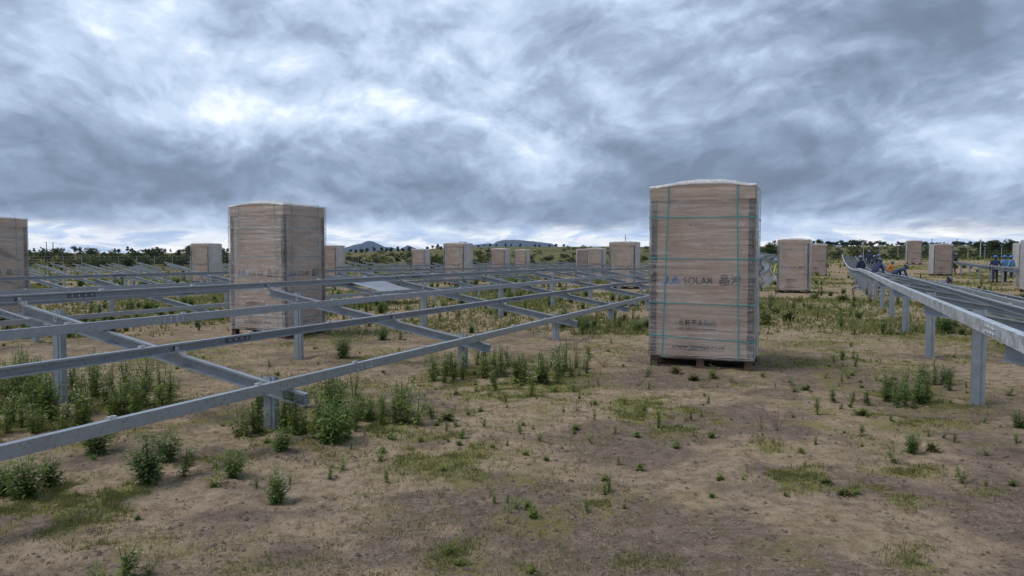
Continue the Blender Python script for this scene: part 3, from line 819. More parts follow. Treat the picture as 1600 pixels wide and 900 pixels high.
fl = make_pallet(True, M_CARTON, 12, .05)
place_pallet(fl, 0, 17.6, -BETA + R(60), 'torn carton pallet cut off by the left edge of the picture', X=0)
cr = Matrix.Rotation(-BETA + R(60), 3, 'Z') @ Vector((PW / 2, -PD / 2, 0))
fl.location = ((44 - 800) / F * 17.6 - cr.x, 17.6 - cr.y, gz(-11.5, 17.8) + .008)
def torn(pts): 
    mb = MB(); n = len(pts); mb.add([(x, 0, z) for x, z in pts] + [(x, .004, z) for x, z in pts], [tuple(range(n))] + [(i, i + n, (i + 1) % n + n, (i + 1) % n) for i in range(n)]); return mb.mesh('torn_patch', M_TORN)
for pts in ([(-.02, 1.90), (.02, 1.86), (.30, 1.66), (.52, 1.50), (.50, 1.46), (.22, 1.56), (.08, 1.70), (-.12, 1.78)], [(-.15, 1.10), (.05, 1.13), (.25, 1.02), (.58, .84), (.42, .90), (.10, .99), (-.1, 1.0)], [(.2, .72), (.23, .73), (.28, .5), (.20, .42), (.22, .55)]):
    ob('torn_patch', torn(pts), fl, (0, -PD / 2 - .004, 0))

far_protos = [make_pallet(False, m, sd, hm) for m, sd, hm in ((M_CARTON, 21, .03), (M_CARTON2, 22, .05), (M_CARTON, 23, .06))]
used = [False] * 3
FAR = [  # px of the middle, distance, turn (degrees off the row), kind, label
    (323, 45.5, 2, 0, 'far carton pallet standing just left of the corner-on pallet, two faces showing'),
    (519, 52, 3, 1, 'far carton pallet peeping out right behind the corner-on pallet'),
    (658, 70, 0, 0, 'small far carton pallet, left of the larger one in the middle'),
    (716, 44.2, -2, 2, 'middle-distance carton pallet with bright wrapped side, left of the picture middle'),
    (782, 66, -3, 1, 'small far carton pallet just right of the bright-sided middle one'),
    (816, 80, 0, 0, 'smaller of the two far pallets below the flat-topped hill'),
    (911, 78, 24, 1, 'reddish far carton pallet mostly hidden behind its paler neighbour'),
    (932, 63, 0, 2, 'far carton pallet in front of the reddish one'),
    (976, 39, 0, 0, 'middle-distance carton pallet just left of the nearest pallet'),
    (1241, 34.2, -4, 2, 'middle-distance carton pallet just right of the nearest pallet, strapped front'),
    (1277, 58, 2, 1, 'far carton pallet half hidden behind its strapped neighbour on the right'),
    (1427, 77, 2, 1, 'farthest carton pallet beyond the right rack, by the scrub'),
    (1469.5, 58, 11, 1, 'reddish carton pallet with white left side beyond the right rack'),
    (1599, 68, 16, 0, 'far carton pallet behind the three standing workers at the right edge'),
    (1627, 34.5, 6, 2, 'carton pallet of which only a white wrapped strip shows at the right edge')]
for px, Y, dg, kd, lb in FAR:
    r = far_protos[kd] if not used[kd] else copy_tree(far_protos[kd])
    used[kd] = True
    place_pallet(r, px, Y, -BETA + R(dg), lb)

# ------------------------------------------------------------------ trees and shrubs
def crown_leaves(r, n, blobs, leaf, seed):
    """n leaf sprays spread through a crown made of uneven clumps"""
    rr = np.random.default_rng(seed); V_ = []
    c = np.array([b[:3] for b in blobs]); rad = np.array([b[3] for b in blobs])
    w = rad ** 2; w = w / w.sum()
    for _ in range(n):
        i = rr.choice(len(blobs), p=w); d = rr.normal(size=3); d /= np.linalg.norm(d)
        P = c[i] + d * rad[i] * (rr.random() ** .33) * np.array([1, 1, .8])
        a = rr.normal(size=3); a /= np.linalg.norm(a); b = np.cross(a, rr.normal(size=3)); b /= np.linalg.norm(b)
        s = leaf * rr.uniform(.6, 1.3)
        V_ += [P - a * s, P + b * s * .55, P + a * s, P - b * s * .55]
    V_ = np.array(V_); f = np.arange(len(V_)).reshape(-1, 4)
    return V_, f
def tree_meshes(seed, h, spread, kind):
    rr = random.Random(seed); blobs = []; mb = MB()
    th = h * (.20 if kind != 'shrub' else .06)
    mb.cyl((0, 0, -.3), (rr.uniform(-.1, .1), rr.uniform(-.1, .1), th), h * .032, h * .022, 6)
    nb = rr.randint(5, 8) if kind != 'shrub' else rr.randint(6, 9)
    for i in range(nb):
        a = rr.uniform(0, 6.28); q = rr.uniform(.2, 1) * spread
        z = th + rr.uniform(.18, .95) * (h - th) * (1 - .35 * q / spread)
        if kind == 'shrub': z = rr.uniform(.15, .75) * h * (1 - .4 * q / spread)
        rad = rr.uniform(.36, .60) * spread
        x, y = math.cos(a) * q * .75, math.sin(a) * q * .75
        z = min(z, h - rad * .7); blobs.append((x, y, z, rad))
        m = Vector((x * .4, y * .4, th + (z - th) * .45))
        mb.cyl((0, 0, th * .85), m, h * .016, h * .011, 5); mb.cyl(m, (x, y, z), h * .011, h * .004, 5)
    v, f = crown_leaves(spread, 820 if kind != 'shrub' else 520, blobs, .235 * (h / 4.5) ** .6, seed)
    mat = M_CROWN[seed % 3] if kind != 'shrub' else (M_SHRUB if seed % 2 else M_CROWN[1])
    return mb.mesh('trunk', M_BARK), fast_mesh('crown', v, 4, f, [mat])
TREE_P = [tree_meshes(i + 1, 4.6, sp, 'tree') for i, sp in enumerate((1.9, 1.5, 2.4, 1.7, 1.25, 2.1))]
SHRUB_P = [tree_meshes(i + 31, 2.0, sp, 'shrub') for i, sp in enumerate((1.5, 1.2, 1.8, 1.35, 1.6))]
PLANTED = []
def plant_tree(px, Y, h, kind='tree', proto=None, wide=1.0, grp=''):
    x, y = at(px, Y); rr = random.Random(int(px * 7 + Y * 13))
    P = TREE_P if kind == 'tree' else SHRUB_P
    t, c = P[rr.randrange(len(P)) if proto is None else proto]; k = h / (4.6 if kind == 'tree' else 2.0)
    root = ob('tree' if kind == 'tree' else 'shrub', None, None, (x, y, gz(x, y) - .05), (0, 0, rr.uniform(0, 6.28)), (k * wide, k * wide, k))
    root.empty_display_size = .3
    ob('trunk' if kind == 'tree' else 'stem', t, root); ob('crown', c, root)
    PLANTED.append((root, px, kind, grp)); return root
def zt(py, Y): return EYE + (HOR - py) / F * Y       # height that shows at photo row py
rt = random.Random(99)
# left skyline: trees one can tell apart (px, py of the top)
for px, py in ((54, 386), (68, 392), (117, 384), (126, 386), (180, 386.5), (186, 389), (201, 383), (208, 387), (223, 388), (233, 389), (247, 384), (241, 387), (259, 387), (268, 390), (286, 390), (296, 383), (350, 392), (356, 390), (22, 389)):
    Y = 330 + rt.uniform(-25, 25); x, y = at(px, Y); plant_tree(px, Y, max(2.2, zt(py, Y) - gz(x, y)), grp='left', wide=1.05)
for i in range(34):                                    # scrub belt in front of it
    px = 52 + i * 9.4 + rt.uniform(-4, 4); Y = rt.choice((118, 128, 150, 175, 205, 240)) + rt.uniform(-6, 6)
    plant_tree(px, Y, rt.uniform(1.5, 2.9) * (.8 + Y / 400), 'shrub', grp='left', wide=rt.uniform(.9, 1.5))
# middle: belt left of the small far pallet, and trees on the green rise
for px, py in ((548, 391), (556, 389), (566, 387), (574, 389.5), (585, 390), (597, 389), (604, 390), (611, 386.5), (622, 388), (630, 390), (640, 389), (667, 386), (676, 388), (684, 384), (688, 386)):
    Y = 255 + rt.uniform(-25, 35); x, y = at(px, Y); plant_tree(px, Y, max(2.0, zt(py, Y) - gz(x, y)), grp='middle')
for px, py in ((748, 384), (757, 382), (766, 383), (775, 383), (790, 380), (799, 379.5), (813, 382), (836, 381), (843, 382), (858, 381), (868, 379.5), (881, 384)):
    Y = 318 + rt.uniform(-10, 20); x, y = at(px, Y); plant_tree(px, Y, max(1.6, zt(py, Y) - gz(x, y)), grp='rise')
for px, Y, h in ((592, 140, 1.7), (676, 95, 2.9), (670, 99, 2.2), (561, 150, 1.5), (800, 118, .9), (838, 122, 1.0), (874, 128, .9), (742, 122, 1.1), (857, 150, 1.2), (1005, 150, 1.5), (640, 130, 1.1), (620, 150, 1.2), (955, 190, 1.0), (752, 160, 1.2), (780, 200, 1.1)):
    plant_tree(px, Y, h, 'shrub', grp='middle', wide=1.25)
# right: big dark bush behind the nearest pallet, treeline, bushes on the slope
for px, Y, py in ((1190, 120, 381), (1203, 112, 373), (1212, 118, 372), (1183, 126, 385)):
    x, y = at(px, Y); plant_tree(px, Y, zt(py, Y) - gz(x, y) , 'shrub', grp='behind', wide=.8)
px = 1272
while px < 1606:
    Y = 345 + rt.uniform(-20, 25); x, y = at(px, Y); py = rt.uniform(373.5, 379) if px < 1345 else rt.uniform(375.5, 382)
    plant_tree(px, Y, max(2.4, zt(py, Y) - gz(x, y)), grp='right', wide=rt.uniform(1.25, 1.9)); px += rt.uniform(5, 8.5)
for px, Y, py in ((1347, 98, 377), (1556, 118, 368), (1578, 120, 374), (1529, 122, 376), (1545, 130, 382)):
    x, y = at(px, Y); plant_tree(px, Y, zt(py, Y) - gz(x, y), 'tree' if px > 1350 else 'shrub', grp='slope', wide=1.1)
for px, Y, h in ((1308, 135, 1.3), (1365, 140, 1.5), (1398, 150, 2.0), (1408, 155, 1.8), (1325, 105, 1.0), (1306, 100, .9), (1380, 110, 1.0), (1398, 108, 1.2), (1445, 140, 2.2), (1452, 118, 1.6), (1497, 120, 2.0), (1512, 130, 2.2), (1490, 150, 1.5), (1540, 115, 1.6), (1567, 112, 1.8), (1590, 118, 2.2), (1295, 150, 1.2), (1390, 165, 1.3), (1335, 180, 1.4)):
    plant_tree(px, Y, h, 'shrub', grp='slope', wide=1.2)
def far_scrub(n):
    rg = np.random.default_rng(44); V_ = []; ms = []
    for i in range(n):
        Y = 112 * (270 / 112) ** rg.random(); px = rg.uniform(-60, 1660); x, y = at(px, Y)
        if vnoise(x / 24., y / 24., 4) < .42: continue
        h = rg.uniform(.3, 1.0) * (.8 + Y / 700); k = int(26 + 30 * rg.random())
        d = rg.normal(size=(k, 3)); d /= np.linalg.norm(d, axis=1)[:, None]
        P = d * np.array([1.25, 1.25, .62]) * h * (rg.random((k, 1)) ** .4) + np.array([x, y, gz(x, y) + h * .42])
        a = rg.normal(size=(k, 3)); a /= np.linalg.norm(a, axis=1)[:, None]; b = np.cross(a, rg.normal(size=(k, 3))); b /= np.linalg.norm(b, axis=1)[:, None]
        s = h * rg.uniform(.18, .36, (k, 1)); V_.append(np.stack([P - a * s, P + b * s * .7, P + a * s, P - b * s * .7], 1).reshape(-1, 3)); ms.append(np.full(k, rg.integers(3)))
    v = np.concatenate(V_); tag(ob('far_scrub', fast_mesh('far_scrub', v, 4, np.arange(len(v)).reshape(-1, 4), [M_SHRUB, M_CROWN[1], M_WEEDY], np.concatenate(ms))), 'low dark scrub dotted over the far green slopes', 'scrub', kind='stuff')
far_scrub(1100)
WHERE = {'left': ('on the far left skyline', 'in the scrub belt behind the left racks'), 'middle': ('in the belt below the pointed hill', 'below the hills in the picture middle'), 'rise': ('along the green rise below the flat hill', ''), 'behind': ('', 'in the dark clump behind the nearest pallet'), 'right': ('in the far treeline on the right', ''), 'slope': ('on the near slope at right', 'on the green slope beyond the right rack')}
for g in WHERE:
    for kind in ('tree', 'shrub'):
        L_ = sorted([q for q in PLANTED if q[3] == g and q[2] == kind], key=lambda q: q[1])
        for i, (o, px, _, _) in enumerate(L_):
            tag(o, f"dark green {kind}, {ordinal(i + 1)} from the left {WHERE[g][0 if kind == 'tree' else 1]}", kind, f'{kind}s {WHERE[g][0 if kind == "tree" else 1]}')

# ------------------------------------------------------------------ weeds
def weed_mesh(seed, h, stems, spread, leaf, nleaf, flowers, mats, bushy=0.):
    rr = random.Random(seed); v = []; f = []; mi = []
    def quad(a, b, c, d, m): o = len(v); v.extend((a, b, c, d)); f.append((o, o + 1, o + 2, o + 3)); mi.append(m)
    for s in range(stems):
        a = rr.uniform(0, 6.283); lean = rr.uniform(.1, 1) * spread; hh = h * rr.uniform(.55, 1.05) * (1 - .25 * lean / max(spread, .01))
        b0 = Vector((rr.gauss(0, .005 + .02 * spread), rr.gauss(0, .005 + .02 * spread), -.02))
        tip = b0 + Vector((math.cos(a) * lean, math.sin(a) * lean, hh)); mid = b0.lerp(tip, .5) + Vector((0, 0, hh * .10))
        P = lambda t: b0 * (1 - t) ** 2 + mid * 2 * t * (1 - t) + tip * t * t
        w = .0016 + .0012 * rr.random()
        for i in range(4):
            p, q = P(i / 4), P((i + 1) / 4); sd = Vector((math.sin(a), -math.cos(a), 0)) * w; s2 = Vector((math.cos(a), math.sin(a), 0)) * w
            quad(p - sd, p + sd, q + sd * .7, q - sd * .7, 1); quad(p - s2, p + s2, q + s2 * .7, q - s2 * .7, 1)
        nl = int(nleaf * rr.uniform(.7, 1.2))
        for i in range(nl):
            t = rr.uniform(.08 if bushy else .15, 1); p = P(t); b = rr.uniform(0, 6.283); up = rr.uniform(-.35, .75)
            d = Vector((math.cos(b), math.sin(b), up)).normalized(); L_ = leaf * rr.uniform(.5, 1.25) * (1.15 - .5 * t)
            sd = d.cross(Vector((0, 0, 1))).normalized() * L_ * rr.uniform(.20, .34)
            p = p + d * bushy * rr.random() * leaf * 1.5
            dr = Vector((0, 0, -L_ * .18)); m = p + d * L_ * .5
            quad(p, m + sd, p + d * L_ + dr, m - sd, 0)
        if flowers and rr.random() < flowers:
            for i in range(rr.randint(1, 3)):
                p = tip + Vector((rr.gauss(0, .018), rr.gauss(0, .018), rr.uniform(-.02, .015))); r = rr.uniform(.0035, .0065)
                quad(p + Vector((-r, -r, 0)), p + Vector((r, -r, 0)), p + Vector((r, r, r * .5)), p + Vector((-r, r, r * .5)), 2)
                quad(p + Vector((-r, 0, -r)), p + Vector((r, 0, -r)), p + Vector((r, 0, r)), p + Vector((-r, 0, r)), 2)
    v = np.array([tuple(q) for q in v])
    return fast_mesh('weed', v, 4, np.array(f), mats, mi)
TALL = [weed_mesh(100 + i, .46, 12, .11, .042, 28, .85, [M_WEED, M_STEM, M_FLOWER], .4) for i in range(5)]
BUSH = [weed_mesh(200 + i, .44, 20, .19, .050, 52, .3, [M_WEED2, M_STEM, M_FLOWER], 1.0) for i in range(4)]
THIN = [weed_mesh(300 + i, .34, 6, .12, .045, 26, .2, [M_WEED, M_STEM, M_FLOWER], .2) for i in range(4)]
LOW = [weed_mesh(400 + i, .16, 14, .10, .055, 14, .0, [M_WEEDY, M_STEM, M_FLOWER], .2) for i in range(4)]
DRY = [weed_mesh(500 + i, .30, 9, .22, .03, 5, .0, [M_DRY, M_DRY, M_FLOWER], .3) for i in range(3)]
KIND = {'tall': (TALL, .46, 'tall_weed'), 'bush': (BUSH, .44, 'weed_bush'), 'thin': (THIN, .34, 'thin_weed'), 'low': (LOW, .16, 'low_weed'), 'dry': (DRY, .30, 'dry_weed')}
def weed(kind, px, py, hpx, label, group, wide=1.0, xy=None):
    meshes, h0, nm = KIND[kind]; rr = random.Random(int((px or xy[0] * 97) * 31 + (py or xy[1] * 53) * 7))
    x, y = spot(px, py) if xy is None else xy
    h = hpx / F * y if xy is None else hpx
    k = h / h0
    o = ob(nm, rr.choice(meshes), None, (x, y, gz(x, y) + float(micro(x, y)) * .6), (0, 0, rr.uniform(0, 6.283)), (k * wide, k * wide, k))
    tag(o, label, 'weed', group); return o
G1 = 'single weeds in the foreground'
SINGLE = [  # kind, px, py of the foot, height px, width factor, label
    ('bush', 232, 757, 92, 1.0, 'bushy green weed below the near rail, largest by the lower left'), ('bush', 262, 722, 66, .9, 'weed just behind the largest bushy weed at lower left'), ('thin', 287, 745, 66, 1.1, 'thin upright weed right of the largest bushy weed'),
    ('bush', 152, 707, 58, 1.2, 'dark bush half hidden behind the near rail, left of its clamp'), ('thin', 338, 762, 44, 1.3, 'small weed between the bushy weed and the lone flowering bush'), ('bush', 362, 748, 60, .9, 'leafy weed under the near rail, left of the lone flowering bush'),
    ('bush', 433, 785, 70, .85, 'lone flowering bush in bare soil at lower left'), ('thin', 195, 902, 70, 1.4, 'thin weed at the bottom edge, lower left corner'), ('thin', 158, 905, 44, 1.2, 'smaller thin weed at the bottom edge, left of the taller one'), ('thin', 235, 896, 36, 1.0, 'short thin stem at the bottom edge, right of the taller weed'),
    ('bush', 40, 778, 80, 1.1, 'flowering bush at the left edge under the near rail'), ('bush', 78, 760, 62, 1.0, 'flowering bush right beside the left edge one'), ('bush', 6, 772, 66, 1.0, 'flowering bush cut by the left edge'),
    ('bush', 516, 692, 88, 1.0, 'tall bright bush at the front of the patch under the near rail'), ('bush', 441, 706, 46, 1.1, 'low bush at the front left of the patch under the near rail'),
    ('bush', 534, 561, 48, .95, 'round dark bush right of the second rafter post, behind the rail'), ('bush', 597, 532, 24, 1.3, 'small dark bush behind the rails, right of the round one'), ('thin', 625, 531, 24, 1.2, 'thin tuft beside the small dark bush behind the rails'),
    ('thin', 676, 655, 34, 1.5, 'open weed right of the big patch, in front of the rail'), ('low', 700, 660, 22, 1.3, 'low sprawling weed right of the open weed'), ('low', 630, 665, 24, 1.2, 'low weed at the right foot of the big patch'), ('thin', 613, 688, 26, 1.2, 'small stem in grass below the big patch'), ('thin', 712, 668, 26, 1., 'small stem right of the low sprawling weed'),
    ('dry', 903, 642, 34, 1.0, 'dry brown branching weed in the middle ground'), ('thin', 830, 622, 54, 1.0, 'upright weed in front of the middle patch'), ('thin', 774, 610, 46, 1.0, 'upright weed at the left front of the middle patch'), ('thin', 921, 558, 30, 1.1, 'weed right of the middle patch beside the post'), ('dry', 945, 574, 26, 1.4, 'dry sprig right of the middle patch'), ('dry', 998, 603, 44, .9, 'dry weed at the left foot of the nearest pallet'), ('thin', 1012, 590, 36, 1.0, 'green weed at the left foot of the nearest pallet'),
    ('thin', 1029, 667, 46, .8, 'upright single weed below the nearest pallet, in the grass'), ('low', 1055, 583, 16, 1.2, 'low weed under the front of the nearest pallet'), ('thin', 1114, 592, 30, 1.4, 'weed in front of the nearest pallet, right half'), ('low', 1085, 594, 14, 1.4, 'low tuft in front of the nearest pallet, middle'),
    ('dry', 1190, 672, 46, .8, 'sparse twiggy weed below right of the nearest pallet'), ('dry', 1214, 674, 52, .8, 'taller twiggy weed right of the sparse one'), ('dry', 1222, 582, 26, 1.3, 'dry brown weed right of the nearest pallet'), ('thin', 1242, 613, 24, 1.2, 'small green weed right of the nearest pallet'), ('low', 1258, 610, 14, 1.4, 'low weed beside the small green one'),
    ('thin', 1302, 630, 36, 1.2, 'green weed midway to the right rack, upper one'), ('thin', 1277, 648, 40, 1.1, 'green weed midway to the right rack, lower left one'), ('thin', 1332, 625, 24, 1.3, 'weed left of the big bush by the right rack'), ('thin', 1314, 642, 18, 1.4, 'small weed under the upper green one'), ('thin', 1274, 697, 26, .9, 'single small weed in bare soil at right'), ('thin', 1346, 680, 26, 1.4, 'small leaning weed in bare soil at right'), ('low', 1345, 650, 16, 1.5, 'low weed left below the big bush'),
    ('bush', 1424, 706, 42, .95, 'round weed in bare soil below the right rack'), ('thin', 1400, 724, 44, 1.0, 'sprawling stem left of the round weed'), ('low', 1455, 704, 18, 1.3, 'low weed right of the round weed'), ('thin', 1450, 684, 20, 1.2, 'small weed behind the round weed, left'), ('thin', 1475, 686, 22, 1.0, 'small weed behind the round weed, middle'), ('thin', 1491, 691, 26, 1.0, 'small weed behind the round weed, right'), ('thin', 1543, 711, 28, .9, 'lone weed right of the round weed'),
    ('bush', 1478, 600, 36, 1.1, 'bush beside the rack post at the right'), ('thin', 1576, 618, 24, 1.2, 'weed right of the nearest right post'), ('bush', 1592, 670, 36, 1.0, 'weed at the right edge below the rack'), ('thin', 1538, 662, 20, 1.0, 'weed just below the nearest right post'), ('thin', 1510, 605, 16, 1.0, 'tiny weed left of the nearest right post'),
    ('thin', 945, 772, 30, .8, 'little weed by the grass tuft in the lower middle'), ('low', 703, 870, 18, 1.0, 'little green sprout at the bottom middle'), ('low', 832, 898, 18, 1.2, 'bright green sprout at the bottom edge, middle'), ('low', 720, 884, 12, 1.8, 'flat green sprout at the bottom middle'), ('low', 945, 752, 10, 1.6, 'flat tuft above the little weed in the lower middle'),
    ('low', 1290, 755, 12, 1.8, 'flat green tuft at the lower right'), ('low', 1320, 772, 16, 1.6, 'bright flat tuft at the lower right'), ('dry', 1065, 700, 14, 1.2, 'dry tuft in bare soil below the nearest pallet')]
for kd, px, py, hp, wd, lb in SINGLE: weed(kd, px, py, hp, lb, G1, wd)

def patch(n, box, kinds, hrange, label, group, seed, poly=None):
    rr = random.Random(seed); x0, x1, y0, y1 = box; c = 0; made = []
    while c < n:
        px, py = rr.uniform(x0, x1), rr.uniform(y0, y1)
        if poly and not poly(px, py): continue
        kd = rr.choice(kinds); x, y = spot(px, py)
        made.append((px, weed(kd, None, None, rr.uniform(*hrange) * (.85 if kd == 'bush' else 1), label, group, rr.uniform(.8, 1.15), xy=(x, y)))); c += 1
    made.sort(key=lambda q: q[0])
    for i, (_, o) in enumerate(made):
        a, b = label.split(' in the ') if ' in the ' in label else label.split(' between the ')
        o['label'] = f"{a}, {ordinal(i + 1)} from the left {'in' if ' in the ' in label else 'between'} the {b}"
patch(78, (-30, 272, 600, 690), ('tall', 'tall', 'tall', 'thin'), (.28, .58), 'white-flowered weed in the dense patch under the rack at left', 'dense weeds under the rack at left', 1, lambda x, y: y < 690 - .20 * max(0, x - 60) and not (x > 150 and y > 672))
patch(44, (395, 650, 628, 690), ('tall', 'tall', 'thin'), (.24, .50), 'green weed in the patch around the near rack post', 'weeds around the near rack post', 2, lambda x, y: y < 690 - .12 * max(0, x - 520) - (30 if x < 430 else 0))
patch(9, (368, 446, 652, 682), ('tall', 'thin'), (.26, .42), 'green weed in the growth at the near rack post foot', 'weeds at the foot of the near rack post', 8)
patch(44, (668, 918, 566, 602), ('tall', 'thin', 'tall'), (.26, .50), 'green weed in the middle patch under the near rail', 'weeds in the middle patch', 3, lambda x, y: y > 566 + .06 * (x - 668) - 6)
patch(24, (878, 1000, 496, 524), ('tall', 'bush', 'thin'), (.28, .44), 'green weed in the clump left of the nearest pallet', 'weeds in the clump by the nearest pallet', 4)
patch(20, (1365, 1498, 598, 638), ('bush', 'tall', 'thin'), (.20, .38), 'green weed in the large bush beside the right rack', 'weeds in the large bush by the right rack', 5, lambda x, y: (x - 1432) ** 2 / 68 ** 2 + (y - 618) ** 2 / 20 ** 2 < 1)
patch(30, (1190, 1345, 462, 512), ('bush', 'tall', 'low'), (.20, .42), 'green weed in the open strip behind the nearest pallet', 'weeds in the strip behind the nearest pallet', 6)
patch(14, (1285, 1375, 560, 640), ('thin', 'thin', 'tall'), (.14, .26), 'sparse green weed in the open soil left of the right rack', 'sparse weeds left of the right rack', 9)
patch(18, (690, 905, 452, 478), ('tall', 'bush'), (.34, .52), 'green weed between the first and second racks', 'weeds between the first two racks', 7)

# ------------------------------------------------------------------ grass, small herbs and litter nobody could count
def scatter(n, ymin, ymax, rng, dens):
    """random places in the field of view, more of them near the camera"""
    out = []
    while sum(len(q) for q in out) < n:
        y = ymin * (ymax / ymin) ** rng.random(40000); x = (rng.random(40000) * 2 - 1) * .78 * y
        ok = rng.random(40000) < dens(x, y); out.append(np.stack([x[ok], y[ok]], -1))
    return np.concatenate(out)[:n]
def blades(pos, h, w, rng, lean=.5, per=1):
    n = len(pos) * per; P = np.repeat(pos, per, 0) + rng.normal(size=(n, 2)) * (np.repeat(h, per) * .25)[:, None]
    H = np.repeat(h, per) * rng.uniform(.5, 1.2, n); W = np.repeat(w, per)
    a = rng.random(n) * 6.283; l = rng.random(n) * lean; z = terrain(P[:, 0], P[:, 1]) + micro(P[:, 0], P[:, 1]) - .004
    d = rng.random(n) * 6.283; sx, sy = np.cos(d) * W, np.sin(d) * W
    v0 = np.stack([P[:, 0] - sx, P[:, 1] - sy, z], -1); v1 = np.stack([P[:, 0] + sx, P[:, 1] + sy, z], -1)
    v2 = np.stack([P[:, 0] + np.cos(a) * l * H, P[:, 1] + np.sin(a) * l * H, z + H * np.sqrt(np.maximum(.05, 1 - l * l))], -1)
    v = np.stack([v0, v1, v2], 1).reshape(-1, 3); return v, np.arange(len(v)).reshape(-1, 3)
g = np.random.default_rng(3)
p1 = scatter(75000, 3.0, 16, g, lambda x, y: np.clip(cover(x, y) * 1.2 - .10, 0, 1) ** 1.6 * (.25 + .75 * (fbm(x / .12, y / .12, 88, 2) > .5)))
v, f = blades(p1, .012 + .034 * g.random(len(p1)) ** 2, .0016 + .0004 * p1[:, 1], g, .8, 2)
tag(ob('grass', fast_mesh('grass', v, 3, f, [M_GRASS])), 'short yellow-green grass in patches on the bare soil', 'grass', kind='stuff')
p2 = scatter(60000, 14, 115, g, lambda x, y: np.clip(cover(x, y) * 1.2 - .1, 0, 1) * (.3 + .7 * fbm(x / 3., y / 3., 91, 3)))
v, f = blades(p2, .05 + .10 * g.random(len(p2)), .004 + .0011 * p2[:, 1], g, .7, 2)
tag(ob('field_grass', fast_mesh('field_grass', v, 3, f, [M_GRASS])), 'sparse green grass across the field under the racks', 'grass', kind='stuff')
p3 = scatter(14000, 3.0, 12, g, lambda x, y: .25 + .5 * (fbm(x / .8, y / .8, 95, 3) > .5))
v, f = blades(p3, .05 + .07 * g.random(len(p3)), np.full(len(p3), .0017), g, 0, 1)
n3 = len(p3); ang = g.random(n3) * 6.283; tip = v.reshape(-1, 3, 3); ln = (.04 + .10 * g.random(n3) ** 2)
tip[:, 2, 0] = p3[:, 0] + np.cos(ang) * ln; tip[:, 2, 1] = p3[:, 1] + np.sin(ang) * ln; tip[:, 2, 2] = tip[:, 0, 2] + .010 + .012 * g.random(n3)
tip[:, :2, 2] += .010
tag(ob('straw_litter', fast_mesh('straw_litter', tip.reshape(-1, 3), 3, f, [M_STRAW])), 'dry straw and plant litter strewn over the soil', 'litter', kind='stuff')
def clods(n):
    rg = np.random.default_rng(9); pos = scatter(n, 3.0, 11, rg, lambda x, y: .15 + .85 * darksoil_postshade(x, y)); 
    base = np.array([(1, 0, 0), (-1, 0, 0), (0, 1, 0), (0, -1, 0), (0, 0, 1), (0, 0, -.4)]); fc = np.array([(0, 2, 4), (2, 1, 4), (1, 3, 4), (3, 0, 4)])
    r = (.003 + .019 * rg.random(n) ** 4); jit = 1 + .5 * (rg.random((n, 6, 1)) - .5); a = rg.random(n) * 6.283
    b = base[None] * jit * r[:, None, None] * np.array([1, 1, .7]); c, q = np.cos(a)[:, None], np.sin(a)[:, None]
    w = np.stack([b[:, :, 0] * c - b[:, :, 1] * q + pos[:, :1], b[:, :, 0] * q + b[:, :, 1] * c + pos[:, 1:], b[:, :, 2] + (terrain(pos[:, 0], pos[:, 1]) + micro(pos[:, 0], pos[:, 1]))[:, None]], -1)
    f = (fc[None] + (np.arange(n) * 6)[:, None, None]).reshape(-1, 3)
    tag(ob('soil_clods', fast_mesh('soil_clods', w.reshape(-1, 3), 3, f, [M_CLOD])), 'small crumbs of dry soil scattered over the ground', 'soil', kind='stuff')
M_CLOD = leafmat('soil_crumb', (.10, .078, .062), (.27, .20, .142), 0)
clods(22000)
# herbs: merged small copies of the weeds, in clumps over the open field
def herb_field(n, ymin, ymax, scale, protos, seed, name, label, dens):
    rg = np.random.default_rng(seed); pos = scatter(n, ymin, ymax, rg, dens); V_, F_, M_ = [], [], []; o = 0
    src = []
    for me in protos:
        a = np.empty(len(me.vertices) * 3); me.vertices.foreach_get('co', a); a = a.reshape(-1, 3)
        fi = np.empty(len(me.polygons) * 4, np.int32); me.loops.foreach_get('vertex_index', fi); fi = fi.reshape(-1, 4)
        m = np.empty(len(me.polygons), np.int32); me.polygons.foreach_get('material_index', m); src.append((a, fi, m))
    for x, y in pos:
        a, fi, m = src[rg.integers(len(src))]
        keep = rg.random(len(fi)) < min(1., 9. / y + .12) if y > 12 else np.ones(len(fi), bool)
        t = rg.random() * 6.283; s = rg.uniform(*scale); c, q = math.cos(t) * s, math.sin(t) * s
        grow = 1 + (.06 * y if y > 12 else 0)
        fk = fi[keep]; vv = a[fk.ravel()]; ctr = vv.reshape(-1, 4, 3).mean(1, keepdims=True)
        vv = ((vv.reshape(-1, 4, 3) - ctr) * grow ** .6 + ctr).reshape(-1, 3)
        w = np.stack([vv[:, 0] * c - vv[:, 1] * q + x, vv[:, 0] * q + vv[:, 1] * c + y, vv[:, 2] * s + float(terrain(x, y)) + float(micro(x, y))], -1)
        V_.append(w); F_.append(np.arange(len(w)).reshape(-1, 4) + o); M_.append(m[keep]); o += len(w)
    me = fast_mesh(name, np.concatenate(V_), 4, np.concatenate(F_), list(protos[0].materials), np.concatenate(M_))
    tag(ob(name, me), label, 'weeds', kind='stuff')
clump = lambda x, y: np.clip((fbm(x / 4.5, y / 4.5, 77, 3) - .46) * 5, 0.02, 1)
herb_field(300, 4.2, 15, (.15, .5), THIN + LOW, 11, 'small_herbs', 'tiny scattered green sprouts on the bare soil', lambda x, y: .15 + .85 * clump(x, y))
herb_field(620, 14, 45, (.35, 1.0), BUSH + TALL, 12, 'field_herbs', 'low green weeds growing between the racks', clump)
herb_field(520, 40, 115, (.7, 1.5), BUSH + TALL, 13, 'far_herbs', 'distant green weeds across the back of the field', clump)

